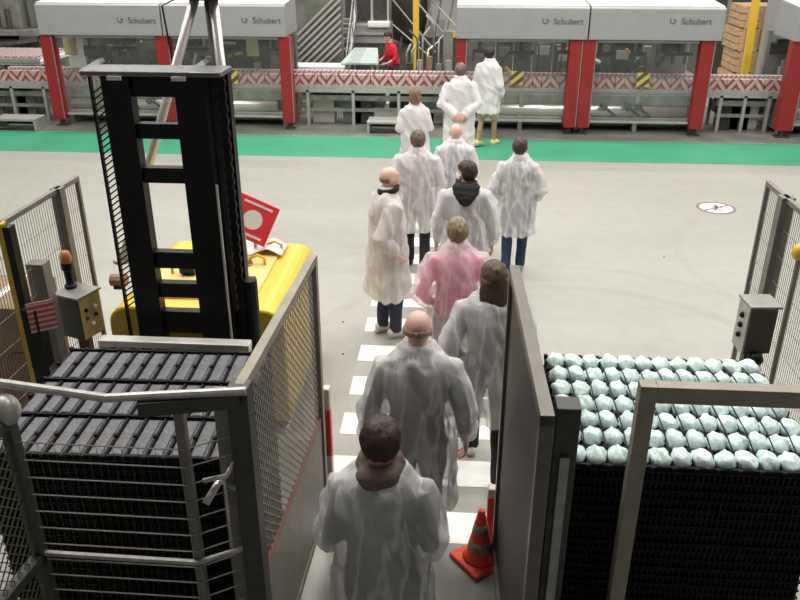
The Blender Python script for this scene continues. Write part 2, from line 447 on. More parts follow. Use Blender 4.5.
def machine(label, hood_px, posts, y_text, texts, seed):
    rnd = random.Random(seed)
    x0, x1 = mx(hood_px[0], 20), mx(hood_px[-1], 20)
    cx = (x0 + x1) / 2
    t = empty('packaging_machine', (cx, YM + .9, 0), label, 'machine', 'packaging machines along the green lane')
    L = lambda x, y, z: V((x - cx, y - YM - .9, z))
    for a, b in zip(hood_px[:-1], hood_px[1:]):
        xa, xb = mx(a, 20) + .012, mx(b, 20) - .012
        m = MB()
        prof = [(YM - .12, HZ0), (YM - .12, HZ1 - .03), (YM - .05, HZ1), (YM + .95, HZ1 + .06), (YM + 1.0, HZ0)]
        m.rings([[L(xx, y, z) for y, z in prof] for xx in (xa, xb)])
        m.build('hood_panel', HOOD, t, bevel=.012)
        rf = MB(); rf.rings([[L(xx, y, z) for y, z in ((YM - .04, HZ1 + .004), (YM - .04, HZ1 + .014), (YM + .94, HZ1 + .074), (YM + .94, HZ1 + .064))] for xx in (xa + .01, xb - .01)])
        rf.build('lit_roof_panel', WHITE, t)  # light from above on the hood top, put into the colour as white
    for k, px in enumerate(texts):
        p = AT(px, y_text, YM - .13)
        me = text_mesh('Schubert', .15, TEXTG)
        o = bpy.data.objects.new('lettering', me); COL.objects.link(o); o.parent = t
        o.location = L(p.x + .05, YM - .127, p.z - .04); o.rotation_euler = (R(90), 0, 0)
        lg = MB()   # small hooked mark before the name
        lg.tube([(-.06, 0, .06), (-.06, 0, .0), (-.02, 0, -.03), (.03, 0, -.01), (.04, 0, .03), (.0, 0, .04)], .008, 6)
        q = lg.build('logo_mark', TEXTG, t); q.location = L(p.x - .36, YM - .125, p.z - .0)
    for px, wpx, sign in posts:
        xa, xb = mx(px - wpx / 2), mx(px + wpx / 2)
        m = MB(); m.bb(L(xa, YM - .08, .14), L(xb, YM + .14, HZ0))
        p = m.build('door_post', RED, t, bevel=.01)
        q = MB(); q.bb(L(xb - .02, YM - .082, .16), L(xb - .003, YM - .09, HZ0 - .02)); q.build('edge_strip', STEEL, p)
        f = MB(); f.tube([L((xa + xb) / 2, YM + .03, 0), L((xa + xb) / 2, YM + .03, .14)], .05, 8)
        f.bb(L(xa + .02, YM - .05, 0), L(xb - .02, YM + .11, .03)); f.build('machine_foot', MDARK, t)
        if px not in (169, 289.5, 575): continue
        for zz in (1.62, 1.5, 1.28, 1.2):
            MB().box(L((xa + xb) / 2 + .02, YM - .088, zz), (.04, .02, .04)).build('push_button', mat('button_ivory', (.6, .42, .30), .4), p)
    # glazed doors between the posts
    for (pa, wa, _), (pb, wb, _) in zip(posts[:-1], posts[1:]):
        xa, xb = mx(pa + wa / 2) + .02, mx(pb - wb / 2) - .02
        if xb - xa < .2: continue
        d = MB().bb(L(xa, YM + .0, .25), L(xb, YM + .012, HZ0 - .02)).build('glass_door', GLASS, t)
        fr = MB()
        for zz in (.25, HZ0 - .04): fr.bb(L(xa, YM - .015, zz - .02), L(xb, YM + .03, zz + .02))
        fr.build('door_rail', GALV, d)
    # frame behind: beams, trough, drive boxes
    xa, xb = x0 + .1, x1 - .1
    MB().bb(L(xa, YM + .26, .52), L(xb, YM + .42, .72)).build('upper_beam', MGREEN, t, bevel=.01)
    MB().tube([L(xa + .15, YM + .34, .40), L(xb - .25, YM + .34, .40)], .135, 16).build('drip_trough', SILVER, t, smooth=True)
    MB().bb(L(xa, YM + .2, .20), L(xb, YM + .42, .29)).build('lower_beam', MGREY, t, bevel=.01)
    MB().bb(L(xa, YM + .45, .08), L(xb, YM + 1.6, .66)).build('base_cabinet', MGREEN, t)
    nleg = 5
    for k in range(nleg):
        x = xa + .1 + (xb - xa - .2) * k / (nleg - 1)
        m = MB(); m.bb(L(x - .04, YM + .22, 0), L(x + .04, YM + .40, .74)); m.build('frame_leg', MGREY, t)
    for k in range(3):
        x = rnd.uniform(xa + .4, xb - .4)
        m = MB(); m.tube([L(x, YM + .1, .5), L(x, YM + .26, .5)], .07, 10); m.tube([L(x, YM + .2, .5), L(x + .25, YM + .2, .33)], .025, 6)
        m.build('valve', MDARK, t)
    # rear wall with cabinets and guard windows
    x = xa
    while x < xb - .3:
        wd = rnd.uniform(.35, .75); wd = min(wd, xb - x)
        c_ = rnd.choice([MGREY, MGREEN, STEEL, MDARK, MGREY])
        m = MB(); m.bb(L(x + .01, YM + 1.5, .66), L(x + wd - .01, YM + 1.65, HZ0 + .02)); p = m.build('rear_panel', c_, t)
        if rnd.random() < .6:
            m = MB(); hh = rnd.uniform(1.1, 1.4); m.bb(L(x + .08, YM + 1.46, hh), L(x + wd - .08, YM + 1.50, hh + rnd.uniform(.15, .3)))
            m.build('rear_box', rnd.choice([WHITE, MDARK, STEEL]), p)
        x += wd
    MB().bb(L(xa, YM + .95, 1.60), L(xb, YM + 1.05, 1.70)).build('gantry_rail', MDARK, t)
    for k in range(16):
        x = rnd.uniform(xa + .15, xb - .3); y = rnd.uniform(YM + 1.12, YM + 1.42); z = rnd.uniform(.95, 1.55)
        cc = rnd.choice([MDARK, STEEL, WOOD, WHITE, YEL, GALV, MDARK, BROWN, SILVER])
        b_ = MB()
        if k % 3 == 0: b_.tube([L(x, y, z), L(x + rnd.uniform(-.3, .3), y, z + rnd.uniform(-.3, .25))], rnd.uniform(.02, .05), 8)
        elif k % 3 == 1: b_.box(L(x, y, z), (rnd.uniform(.08, .25), .12, rnd.uniform(.06, .22)))
        else: b_.beam(L(x, y, z), L(x + rnd.uniform(.2, .5), y, z + rnd.uniform(-.1, .2)), .05)
        b_.build('fitting', cc, t)
        s_ = MB().bb(L(x - .015, y, .66), L(x + .015, y + .02, z)).build('support', MDARK, t)
    n = int((xb - xa) / .75)
    for k in range(n):
        arm(t, xa - cx + (k + .5 + rnd.uniform(-.15, .15)) * (xb - xa) / n, rnd.uniform(-.1, .3), k % 2)
    return t

m1 = machine('grey-hooded packaging machine with red door posts behind the lift truck mast', (39, 163, 287),
             [(55, 12, 1), (168, 14, 1), (287.5, 12, 1)], 21, (139, 264), 3)
m2 = machine('grey-hooded packaging machine with red door posts right of the yellow pole', (456, 589, 724),
             [(460.5, 11, 1), (573, 13, 1), (586.5, 13, 1), (702, 14, 1)], 22, (566, 694), 5)
m3 = machine('packaging machine cut off by the right edge of the picture', (796, 930),
             [(793, 17, 1), (925, 15, 1)], 21, (), 8)

FOIL = mat('blue_white_foil', (.62, .66, .70), .2, .3, .15, 6)
for px, py, an in ((92, 66, -28), (196, 68, -32), (122, 70, -12)):
    p = AT(px, py, YM + .25); q = V((p.x - m1.location.x, p.y - m1.location.y, p.z))
    MB().box(q, (.5, .26, .10), Matrix.Rotation(R(an), 3, 'Y')).build('chute', FOIL, m1, bevel=.02)
    MB().bb((q.x - .02, q.y - .02, .72), (q.x + .02, q.y + .02, q.z)).build('chute_leg', STEEL, m1)
for px, py in ((69, 45), (252, 46)):
    p = AT(px, py, YM + .9); q = V((p.x - m1.location.x, p.y - m1.location.y, p.z))
    MB().bb((q.x - .12, q.y, q.z - .2), (q.x + .12, q.y + .08, HZ0)).build('guard_plate', mat('straw_yellow', (.55, .48, .22), .5), m1)

# conveyor through all machines
CY0, CY1 = YM + .46, YM + 1.06
xl, xr = mx(-60), mx(870)
conv = empty('conveyor', (0, CY0, 0), 'long grey belt conveyor carrying red and white cartons through the machines', 'conveyor')
MB().bb((xl, 0, .70), (xr, .62, .785)).build('belt', MGREY, conv)
MB().bb((xl, -.05, .66), (xr, -.01, .80)).build('side_rail', GALV, conv)
MB().bb((xl, .64, .66), (xr, .68, .84)).build('side_rail', GALV, conv)
for px0, px1 in ((-40, 36), (296, 452), (728, 786)):
    n = 4 if px1 - px0 > 100 else 3
    a, b = mx(px0), mx(px1)
    MB().bb((a, -.03, .50), (b, .03, .60)).build('tie_beam', MGREEN, conv)
    MB().bb((a, -.02, .28), (b, .03, .34)).build('tie_beam', MGREY, conv)
    for k in range(n):
        x = a + (b - a) * (k + .15) / (n - .7)
        MB().bb((x - .03, -.05, 0), (x + .03, .01, .70)).build('conveyor_leg', GALV, conv); MB().bb((x - .03, .6, 0), (x + .03, .66, .7)).build('conveyor_leg', GALV, conv)
    for k in range(n * 4):
        wd = random.uniform(.15, .45)
        x = a + (b - a - wd) * random.random()
        MB().bb((x, .10 + .03 * (k % 4), .02 + .3 * (k % 2)), (x + wd, .5, random.uniform(.5, .66))).build('drive_box', random.choice([MGREEN, MDARK, MGREY, MDARK, STEEL, MGREEN, GALV]), conv)
carton_me = MB().box((0, 0, .105), (.165, .16, .21)).mesh('carton', CARTON)
carton_bk = MB().box((0, 0, .125), (.165, .16, .25)).mesh('carton', CARTON2)
nc = int((xr - xl - .3) / .178)
for k in range(nc):
    x = xl + .2 + k * .178
    if not (mx(-15) < x < mx(815)): continue
    o = shared('carton', carton_me, (x, CY0 + .09, .786), rz=random.uniform(-.05, .05) + (math.pi if k % 2 else 0))
    tag(o, 'small white carton with a red diagonal band in the front row on the belt', 'carton', 'front row of cartons on the conveyor')
    o = shared('carton', carton_bk, (x + .05, CY0 + .33, .786), rz=random.uniform(-.08, .08))
    tag(o, 'small pale pink-printed carton in the second row on the belt', 'carton', 'second row of cartons on the conveyor')
for px, py, where in ((232, 77, 'beside the lift truck tripod'), (517, 78, 'right of the dark-haired visitor'), (643, 80, 'nearest the right machine end')):
    p = AT(px, py, CY0 - .1)
    o = MB().box((0, 0, 0), (.24, .05, .27)).build('hazard_plate', HAZ, bevel=.01); o.location = p
    tag(o, 'yellow and black striped plate on the conveyor side ' + where, 'plate', 'hazard plates')
    MB().bb((-.03, .02, -.2), (.03, .05, 0)).build('bracket', STEEL, o)

# low steps in front of the conveyor
def step_bench(px, py, wpx, label):
    a = G(px, py); b = G(px + wpx, py); t = empty('step_bench', (a + b) / 2, label, 'step', 'low steel steps')
    hw = (b - a).length / 2; h = .24
    MB().bb((-hw, 0, h - .05), (hw, .45, h)).build('tread', GALV, t, bevel=.008)
    for s in (-1, 1): MB().bb((s * hw - s * .05, .0, 0), (s * hw, .45, h - .05)).build('side_plate', GALV, t)
    for s in (0, 1): MB().bb((-hw + .05, .4 * s + .02, .05), (hw - .05, .4 * s + .04, .09)).build('cross_bar', MDARK, t)
step_bench(367, 134, 36, 'low grey steel step before the conveyor left of the long-haired visitor')
step_bench(-6, 131, 44, 'low grey steel step at the left edge below the carton table')

# carton table at far left
p = AT(20, 60, 17.3)
tb = empty('accumulation_table', (p.x, 17.3, 0), 'grey table full of pale pink cartons at the left edge', 'table')
MB().bb((-1.4, 0, .95), (.45, 1.6, 1.02)).build('table_top', WHITE, tb)
for x in (-1.3, .35):
    for y in (.08, 1.5): MB().bb((x - .04, y - .04, 0), (x + .04, y + .04, .95)).build('leg', GALV, tb)
MB().bb((-1.4, -.04, 1.0), (.45, 0, 1.08)).build('rim', GALV, tb)
sm = MB().box((0, 0, .05), (.14, .14, .1)).mesh('carton', CARTON2)
for i in range(10):
    for j in range(8):
        o = shared('carton', sm, (p.x - 1.25 + i * .17, 17.42 + j * .17, 1.02), rz=random.uniform(-.1, .1))
        tag(o, 'small pale pink carton lying on the table at the left edge', 'carton', 'cartons on the accumulation table')
# machine at the top left corner
p = AT(18, 40, 19.2)
t = empty('labelling_machine', (p.x, 19.2, 0), 'grey boxy machine with dark gaps in the top left corner', 'machine')
MB().bb((-1.6, 0, 1.32), (.5, 1.6, 1.44)).build('deck', MGREY, t)
MB().bb((-1.6, .1, 0), (.45, 1.5, 1.22)).build('cabinet', MDARK, t)
MB().bb((-.5, .3, 1.44), (.0, .9, 2.2)).build('head_box', MGREY, t, bevel=.03)
MB().bb((.1, .5, 1.44), (.4, .9, 2.3)).build('side_box', MGREEN, t, bevel=.03)
MB().bb((-1.3, .4, 1.44), (-.7, .9, 2.0)).build('motor_box', STEEL, t, bevel=.03)
MB().tube([(-.25, .2, 1.9), (-.25, .2, 1.44)], .06, 10).build('spindle', MDARK, t)
MB().beam((-1.5, -.1, 1.0), (.5, -.1, 1.24), .08).build('guide_rail', DARKST, t)
MB().bb((.1, -.12, 1.22), (.5, .0, 1.32)).build('dark_duct', MDARK, t)

# ---- between the machines: stairs, cabinet, sheet table, tank, poles
p = AT(319, 60, 18.6)
st = empty('steel_staircase', (p.x, 18.7, 0), 'grey steel staircase with slanting handrails beside the left machine', 'staircase')
for k in range(8):
    MB().bb((-.55 + k * .0, .1 + k * .27, .16 + k * .2), (.55, .36 + k * .27, .2 + k * .2)).build('tread', STEEL, st)
for s in (-1, 1):
    MB().beam((s * .58, .0, .1), (s * .58, 2.3, 1.8), .05, .2).build('stringer', STEEL, st)
    h = MB(); h.tube([(s * .6, .05, 1.0), (s * .6, 2.2, 2.6)], .018, 8)
    h.tube([(s * .6, .05, .6), (s * .6, 2.2, 2.2)], .014, 8); h.build('handrail', STEEL, st)
    for k in range(4):
        y = .1 + k * .65; MB().tube([(s * .6, y, y * .74), (s * .6, y, 1.0 + y * .74)], .016, 8).build('baluster', STEEL, st)
MB().bb((-1.05, .4, 0), (-.62, 1.6, 1.9)).build('side_cabinet', MGREY, st, bevel=.02)
MB().bb((-1.0, .1, .0), (-.75, .35, 1.15)).build('grille_box', STEEL, st)
for k in range(9): MB().beam((-.50, .05, .25 + k * .15), (.50, .05, 1.15 + k * .15), .03, .05).build('diagonal_slat', GALV, st)
MB().bb((-.55, .1, .2), (.55, .14, 2.2)).build('mesh_back', MGREEN, st)

p = AT(368, 40, 21.0)
cb = empty('filling_cabinet', (p.x, 21.0, 0), 'wide pale grey cabinet with black windows behind the red-shirted worker', 'cabinet')
MB().bb((-.75, 0, 0), (.55, 1.0, 1.45)).build('body', HOOD, cb, bevel=.03)
MB().bb((-.72, .25, 1.45), (.52, 1.0, 2.6)).build('upper_case', MGREY, cb)
for x0_, x1_ in ((-.58, .05), (.14, .46)):
    f = MB().bb((x0_, .22, 1.52), (x1_, .25, 2.1)).build('window', MDARK, cb)
    MB().bb((x1_ + .01, .18, 1.46), (x1_ + .06, .24, 2.5)).build('window_post', CHROME, f)
MB().bb((-.75, -.06, 1.2), (.55, 0, 1.26)).build('trim_bar', GALV, cb)
MB().bb((.0, -.1, 1.38), (.55, .24, 1.52)).build('white_cover', WHITE, cb, bevel=.03)
MB().bb((-.7, -.02, .3), (.5, 0, 1.0)).build('dark_front', MDARK, cb)

tl_, tr_ = AT(354, 50, 19.1), AT(377, 50, 19.1)
tb2 = empty('sheet_table', ((tl_.x + tr_.x) / 2, 18.4, 0), 'table topped with a pale teal sheet in front of the red-shirted worker', 'table')
hw = (tr_.x - tl_.x) / 2
MB().add([(-hw - .15, -.5, .98), (hw + .15, -.5, .98), (hw, .85, 1.12), (-hw, .85, 1.12), (-hw - .15, -.5, .94), (hw + .15, -.5, .94), (hw, .85, 1.08), (-hw, .85, 1.08)],
         [(0, 1, 2, 3), (7, 6, 5, 4), (0, 4, 5, 1), (1, 5, 6, 2), (2, 6, 7, 3), (3, 7, 4, 0)]).build('sheet_top', TEAL, tb2)
for k in range(5):
    x = -hw + .2 * (k + .5) * hw * 2 / 1.0 * .5
    MB().beam((x, -.48, .986), (x + .02, .83, 1.125), .012).build('sheet_rib', HOOD, tb2)
for x in (-hw, hw):
    for y in (-.4, .75): MB().bb((x - .03, y - .03, 0), (x + .03, y + .03, .97)).build('leg', GALV, tb2)
p = AT(332, 68, 17.95)
o = empty('tray_counter', (p.x, 17.95, 0), 'pale counter behind the conveyor at the foot of the stairs', 'counter')
MB().bb((-.85, -.25, .86), (.3, .3, .92)).build('counter_top', WHITE, o)
for x in (-.8, .25): MB().bb((x - .03, -.2, 0), (x + .03, .25, .86)).build('leg', GALV, o)

p = AT(408, 25, 23.2)
tk = empty('steel_tank', (p.x, 23.2, 0), 'dark round tank in a frame of slanting struts behind the yellow pole', 'tank')
MB().lathe([(.05, .7), (.45, .85), (.55, 1.1), (.55, 2.2), (.4, 2.5), (.05, 2.6)], n=24).build('drum', mat('tank_brown', (.05, .04, .04), .5, .3), tk, smooth=True)
for k in range(6): MB().tube([(-.2 + k * .3, -.45, .6), (.1 + k * .3, -.45, 2.4 - .2 * (k % 3))], .025, 6).build('pipe', [MGREY, STEEL, GALV][k % 3], tk)
for k, (a, b) in enumerate((((-.6, -.8, 2.2), (.8, -.8, .6)), ((-.3, -.9, 2.5), (1.2, -.9, .9)), ((.0, -.85, 2.6), (1.4, -.85, 1.2)), ((-.5, -.7, 1.4), (.6, -.7, .5)))):
    MB().tube([a, b], .022, 8).build('strut', GALV, tk)
for x in (-.6, .6, 1.5):
    MB().bb((x - .05, -.3, 0), (x + .05, -.2, 2.6)).build('frame_post', MGREY, tk)
MB().bb((.2, -.6, 0), (1.5, -.3, .95)).build('pump_box', MDARK, tk)
MB().tube([(.2, -1.0, 2.4), (.5, -1.0, 2.0), (.9, -1.0, 1.95), (1.5, -1.0, 2.4)], .05, 8).build('hose', HOOD, tk, smooth=True)
for k in range(4):
    MB().bb((.25 + k * .3, -.58, .95), (.42 + k * .3, -.35, 1.1 + .15 * (k % 3))).build('fitting', [MDARK, MGREY, SILVER, YEL][k], tk)
MB().bb((-.5, -.2, .0), (2.0, .9, .68)).build('plinth', MGREEN, tk)

p = AT(430, 62, 19.3)
ps = empty('pump_skid', (p.x, 19.3, 0), 'low grey pump skid with bent pipes between the yellow pole and the right machine', 'machine')
MB().bb((-.62, -.3, .0), (.55, .5, .55)).build('skid_base', MGREEN, ps, bevel=.02)
rk = random.Random(21)
for k in range(9):
    x = -.55 + k * .125; hh = rk.uniform(.85, 1.75)
    MB().tube([(x, rk.uniform(-.2, .4), .5), (x, .1, hh), (x + rk.uniform(-.2, .25), .2, hh + .18)], rk.uniform(.018, .04), 8).build('pipe', [MGREY, GALV, MDARK, STEEL, SILVER][k % 5], ps, smooth=True)
for k in range(5):
    x = -.45 + k * .22; MB().tube([(x, -.2, .55), (x, -.2, .8 + .08 * (k % 3))], .075, 10).build('valve_body', [MDARK, GALV, BROWN, MGREY, HOOD][k], ps)
MB().bb((.3, -.05, .55), (.52, .3, 1.5)).build('switch_case', MGREY, ps, bevel=.01)

def pole(px0, py0, px1, py1, Y, label, wpx):
    a = AT(px1, py1, Y); top = AT(px0, py0, Y)
    o = empty('yellow_pole', (a.x, Y, 0), label, 'pole', 'yellow poles')
    wdt = wpx * Y / 800
    MB().beam((0, 0, 0), (top.x - a.x, 0, 3.4), wdt).build('shaft', YEL, o)
    MB().box((0, 0, .015), (wdt * 2, wdt * 2, .03)).build('base_plate', YEL, o)
pole(415.5, 0, 416.5, 45, 20.5, 'upright yellow pole between the two large machines', 5.5)
pole(755, 0, 745.5, 72, 18.4, 'yellow pole beside the wooden crates on the right', 6)

# crates and cabinets at the right
p = AT(745, 60, 20.6)
crate_z = 0
for k in range(4):
    t = empty('wooden_crate', (p.x + (.06 if k % 2 else 0), 20.6, crate_z), 'pale pine crate behind the yellow pole, %s of the stack of four' % ['bottom', 'second from bottom', 'third from bottom', 'top'][k], 'crate', 'stacked pine crates')
    for s in range(3):
        MB().bb((-.46, -.5, .03 + s * .155), (.46, -.47, .165 + s * .155)).build('plank', WOOD, t)
        MB().bb((-.46, .47, .03 + s * .155), (.46, .5, .165 + s * .155)).build('plank', WOOD, t)
        MB().bb((-.46, -.47, .03 + s * .155), (-.43, .47, .165 + s * .155)).build('plank', WOOD, t)
    for x in (-.32, .0, .32): MB().bb((x - .05, -.53, 0), (x + .05, -.5, .5)).build('batten', WOOD, t)
    for s in range(5): MB().bb((-.46, -.47 + s * .19, .475), (.46, -.30 + s * .19, .5)).build('lid_plank', WOOD, t)
    crate_z += .505
p = AT(738, 10, 23.0)
o = empty('dark_cabinet', (p.x, 23.0, 0), 'tall black cabinet behind the stack of pine crates', 'cabinet')
MB().bb((-.9, 0, 0), (.75, .8, 2.9)).build('body', MDARK, o); MB().bb((-.3, -.03, 1.0), (-.2, 0, 2.7)).build('door_edge', STEEL, o)
p = AT(796, 40, 19.0)
o = empty('control_cabinet', (p.x, 19.0, 0), 'tall grey control cabinet at the top right corner', 'cabinet')
MB().bb((-.45, 0, 0), (1.1, .9, 2.5)).build('body', mat('cabinet_blue_grey', (.34, .34, .36), .5, .1, .08), o, bevel=.02)
MB().bb((-.42, -.5, 0), (-.02, .0, 1.45)).build('side_case', MGREY, o, bevel=.02)
MB().bb((.05, -.5, .0), (1.1, .0, 1.05)).build('low_case', MDARK, o)
MB().bb((.05, -.5, 1.05), (1.1, -.1, 1.12)).build('shelf', WHITE, o)
MB().box((.25, -.52, 1.0), (.22, .05, .1)).build('display', WHITE, o)
MB().beam((-.2, -.1, 2.0), (.35, -.1, 1.75), .08).build('bracket_arm', MDARK, o)

# ------------------------------------------------------------------ automatic lift truck
YT = 4.95                                    # front plane of the mast
bx0, bx1, by0, by1, bz = -2.30, -1.26, 5.28, 7.25, 1.10
bl, br_ = G(108, 318, bz), G(283, 320, bz)
bfr = G(303, 243, bz)
bx0, bx1, by1 = bl.x - .10, (br_.x + bfr.x) / 2 + .04, bfr.y
tcx = (bx0 + bx1) / 2
truck = empty('lift_truck', (tcx, 5.9, 0), 'yellow driverless lift truck with a tall black mast and silver tripod', 'lift truck')
TL = lambda x, y, z: V((x - tcx, y - 5.9, z))
# body: long yellow housing, rounded along both sides
prof = []
W2 = (bx1 - bx0) / 2
for sgn in (-1, 1):
    pts = []
    for k in range(7):
        a = R(90) * k / 6
        pts.append((sgn * (W2 - .16 + .16 * math.sin(a)), bz - .16 + .16 * math.cos(a)))
    prof.append(pts)
sec = [(-W2, .12)] + list(reversed(prof[0])) + prof[1] + [(W2, .12)]
m = MB(); m.rings([[V((x, y - 5.9, z)) for x, z in sec] for y in (by0, by0 + .02, by1 - .02, by1)])
m.build('housing', YEL, truck, smooth=False, bevel=.02)
MB().bb(TL(bx0 + .2, by0 + .15, bz), TL(bx1 - .26, by1 - .25, bz + .015)).build('top_plate', YELPALE, truck, bevel=.005)
MB().bb(TL(bx0 + .05, by0 + .05, .03), TL(bx1 - .05, by1 - .05, .13)).build('bumper_skirt', BLACK, truck)
for sx_ in (bx0 + .12, bx1 - .12):
    for y in (by0 + .3, by1 - .35):
        MB().tube([TL(sx_ - .05, y, .11), TL(sx_ + .05, y, .11)], .11, 16).build('wheel', BLACKPL, truck)
# lifting hooks on the top
for px, py in ((275, 252), (258, 266), (180, 275)):
    p = G(px, py, bz); h = MB()
    h.tube([TL(p.x - .06, p.y, bz), TL(p.x - .06, p.y, bz + .07), TL(p.x, p.y, bz + .10), TL(p.x + .06, p.y, bz + .07), TL(p.x + .06, p.y, bz)], .014, 6)
    h.build('lifting_eye', YEL, truck, smooth=True)
for px, py, m_ in ((247, 290, BROWN), (119, 288, BROWN), (188, 276, BLACK)):
    p = G(px, py, bz)
    MB().tube([TL(p.x - .05, p.y, bz + .07), TL(p.x + .07, p.y, bz + .07)], .05, 10).build('sensor', m_, truck)
    MB().bb(TL(p.x - .03, p.y - .03, bz), TL(p.x + .03, p.y + .03, bz + .05)).build('sensor_foot', BLACK, truck)
# mast
ztop = AT(150, 76, YT).z
def XT(px, py): return AT(px, py, YT).x
up = [XT(104, 100), XT(131, 100), XT(175, 100), XT(206, 100)]
for (a, b) in ((up[0], up[1]), (up[2], up[3])):
    mb = MB(); mb.bb(TL(a, YT, .05), TL(b, YT + .05, ztop)); mb.bb(TL(a, YT + .05, .05), TL(a + .03, YT + .1, ztop)); mb.bb(TL(b - .03, YT + .05, .05), TL(b, YT + .1, ztop))
    mb.build('upright', BLACK, truck)
for y0, y1 in ((77, 97), (124, 139), (168, 183), (252, 268), (283, 297), (311, 332), (370, 400)):
    MB().bb(TL(up[1] - .02, YT + .03, AT(155, y1, YT + .03).z), TL(up[2] + .02, YT + .1, AT(155, y0, YT + .03).z)).build('cross_bar', BLACK, truck)
xa, xb = XT(82, 76), XT(222, 76)
MB().bb(TL(xa, YT - .03, ztop), TL(xb, YT + .24, ztop + .03)).build('top_cap', mat('cap_grey', (.16, .16, .165), .35, .4, .2, 20), truck, bevel=.006)  # top cap in a paler grey than the black uprights
for px in (116, 180):
    MB().box(TL(XT(px, 77), YT - .035, ztop - .01), (.09, .012, .025)).build('name_tag', WHITE, truck)
# side rails with lattice on the left, chain on the right
xl0, xl1 = XT(84, 100), XT(104, 100)
MB().bb(TL(xl0, YT + .1, .2), TL(xl0 + .016, YT + .13, ztop)).build('guide_bar', BLACK, truck)
lat = MB()
k = 0; z = 1.2
while z < ztop - .1:
    lat.beam(TL(xl0 + .01, YT + .12, z), TL(xl1 + .02, YT + .12, z + .10), .006, .010); z += .04
lat.build('lattice', BLACK, truck)['kind'] = 'stuff'
MB().bb(TL(xl0 + .075, YT + .11, .2), TL(xl0 + .087, YT + .13, ztop)).build('guide_bar', BLACK, truck)
xr0, xr1 = XT(207, 100), XT(222, 100)
MB().bb(TL(xr0 + .005, YT + .04, .2), TL(xr0 + .025, YT + .2, ztop)).build('guide_bar', BLACK, truck)
ch = MB(); z = .6; k = 0
while z < ztop:
    ch.box(TL(xr1 - .025, YT + .1, z), (.055 if k % 2 else .04, .03, .042)); z += .04; k += 1
ch.build('lift_chain', BLACK, truck)['kind'] = 'stuff'
MB().bb(TL(xr1 - .06, YT + .14, .3), TL(xr1 + .01, YT + .22, ztop)).build('guide_bar', BLACK, truck)
MB().tube([TL(up[3] + .012, YT - .0, .3), TL(up[3] + .012, YT - .0, AT(215, 185, YT).z)], .009, 8).build('hydraulic_rod', CHROME, truck)
MB().tube([TL(xr1 + .05, YT + .1, .9), TL(xr1 + .05, YT + .1, 1.45)], .05, 10).build('cylinder', BLACK, truck)
for a, b in ((up[0] + .02, up[1] - .02), (up[2] + .02, up[3] - .02)):
    MB().bb(TL(a, YT - .75, .10), TL(b, YT, .15)).build('fork', BLACK, truck)
# tripod with scanner
apex = AT(205, -8, 6.1)
feet = [G(122, 262, bz), G(245, 266, bz), G(236, 240, bz)]
offs = [V((-.07, 0, 0)), V((.06, 0, 0)), V((0, .05, 0))]
for f, o_, m_, r_ in zip(feet, offs, (CHROME, CHROME, DARKST), (.036, .036, .03)):
    p = MB().tube([TL(*f), TL(*(apex + o_ * .9))], r_, 12).build('tripod_leg', m_, truck, smooth=True)
    MB().lathe([(.07, 0), (.07, .03), (.001, .03)], TL(*f), 12).build('foot_plate', STEEL, p)
a_ = TL(*apex)
MB().lathe([(.13, -.05), (.13, .02), (.08, .04), (.08, .22), (.10, .24), (.10, .32), (.05, .35), (.001, .35)], a_, 20).build('scanner', BLACK, truck, smooth=False)
MB().tube([a_ + V((-.12, 0, .0)), a_ + V((-.35, .05, -.1)), a_ + V((-.32, .1, -.75)), a_ + V((-.3, .2, -1.2))], .008, 6).build('cable', BLACK, truck)
# crumpled white film on the far end of the housing
def film(nx=18, ny=8):
    mb = MB(); a0, a1 = G(195, 258, bz), G(297, 243, bz)
    vs = []; fs = []
    x0, x1 = bx0 + .35, bx1 - .22
    for j in range(ny):
        for i in range(nx):
            x = x0 + (x1 - x0) * i / (nx - 1); y = by1 - .38 + .30 * j / (ny - 1)
            z = bz + .035 + .05 * abs(noise.noise(V((x * 5, y * 9, 3)))) + .02 * math.sin(i)
            vs.append(TL(x, y + .05 * noise.noise(V((x * 4, 0, 1))), z))
    for j in range(ny - 1):
        for i in range(nx - 1): fs.append((j * nx + i, j * nx + i + 1, (j + 1) * nx + i + 1, (j + 1) * nx + i))
    return mb.add(vs, fs)
fo = film().build('plastic_film', mat('film_white', (.72, .66, .66), .3, 0, .06, 10), None, smooth=True)
fo.location = (tcx, 5.9, 0)
so = fo.modifiers.new('solid', 'SOLIDIFY'); so.thickness = .004
tag(fo, 'crumpled pale plastic film lying on the yellow truck housing', 'film')
# red round-hole sign standing on the truck
pc = AT(252, 221, by1 - .25)
sg = empty('warning_sign', (pc.x, by1 - .22, bz), 'tilted red sign with a white disc on the yellow truck', 'sign')
rot = Matrix.Rotation(R(24), 3, 'Y') @ Matrix.Rotation(R(-18), 3, 'X')
zc = pc.z - bz
MB().box((0, 0, zc), (.36, .02, .36), rot).build('sign_plate', REDSIGN, sg, bevel=.008)
d = MB(); rr = [[V((0, 0, zc)) + rot @ V((r_ * math.cos(2 * math.pi * k / 24), y, r_ * math.sin(2 * math.pi * k / 24))) for k in range(24)] for y, r_ in ((-.011, .085), (-.016, .085))]
d.rings(rr).build('white_disc', WHITE, sg)
for s in (-1, 1):
    MB().box(V((0, 0, zc)) + rot @ V((0, -.013, s * .135)), (.26, .006, .02), rot).build('print_line', WHITE, sg)
MB().tube([(0, .02, 0), (0, .02, zc - .05)], .015, 8).build('sign_stem', STEEL, sg)

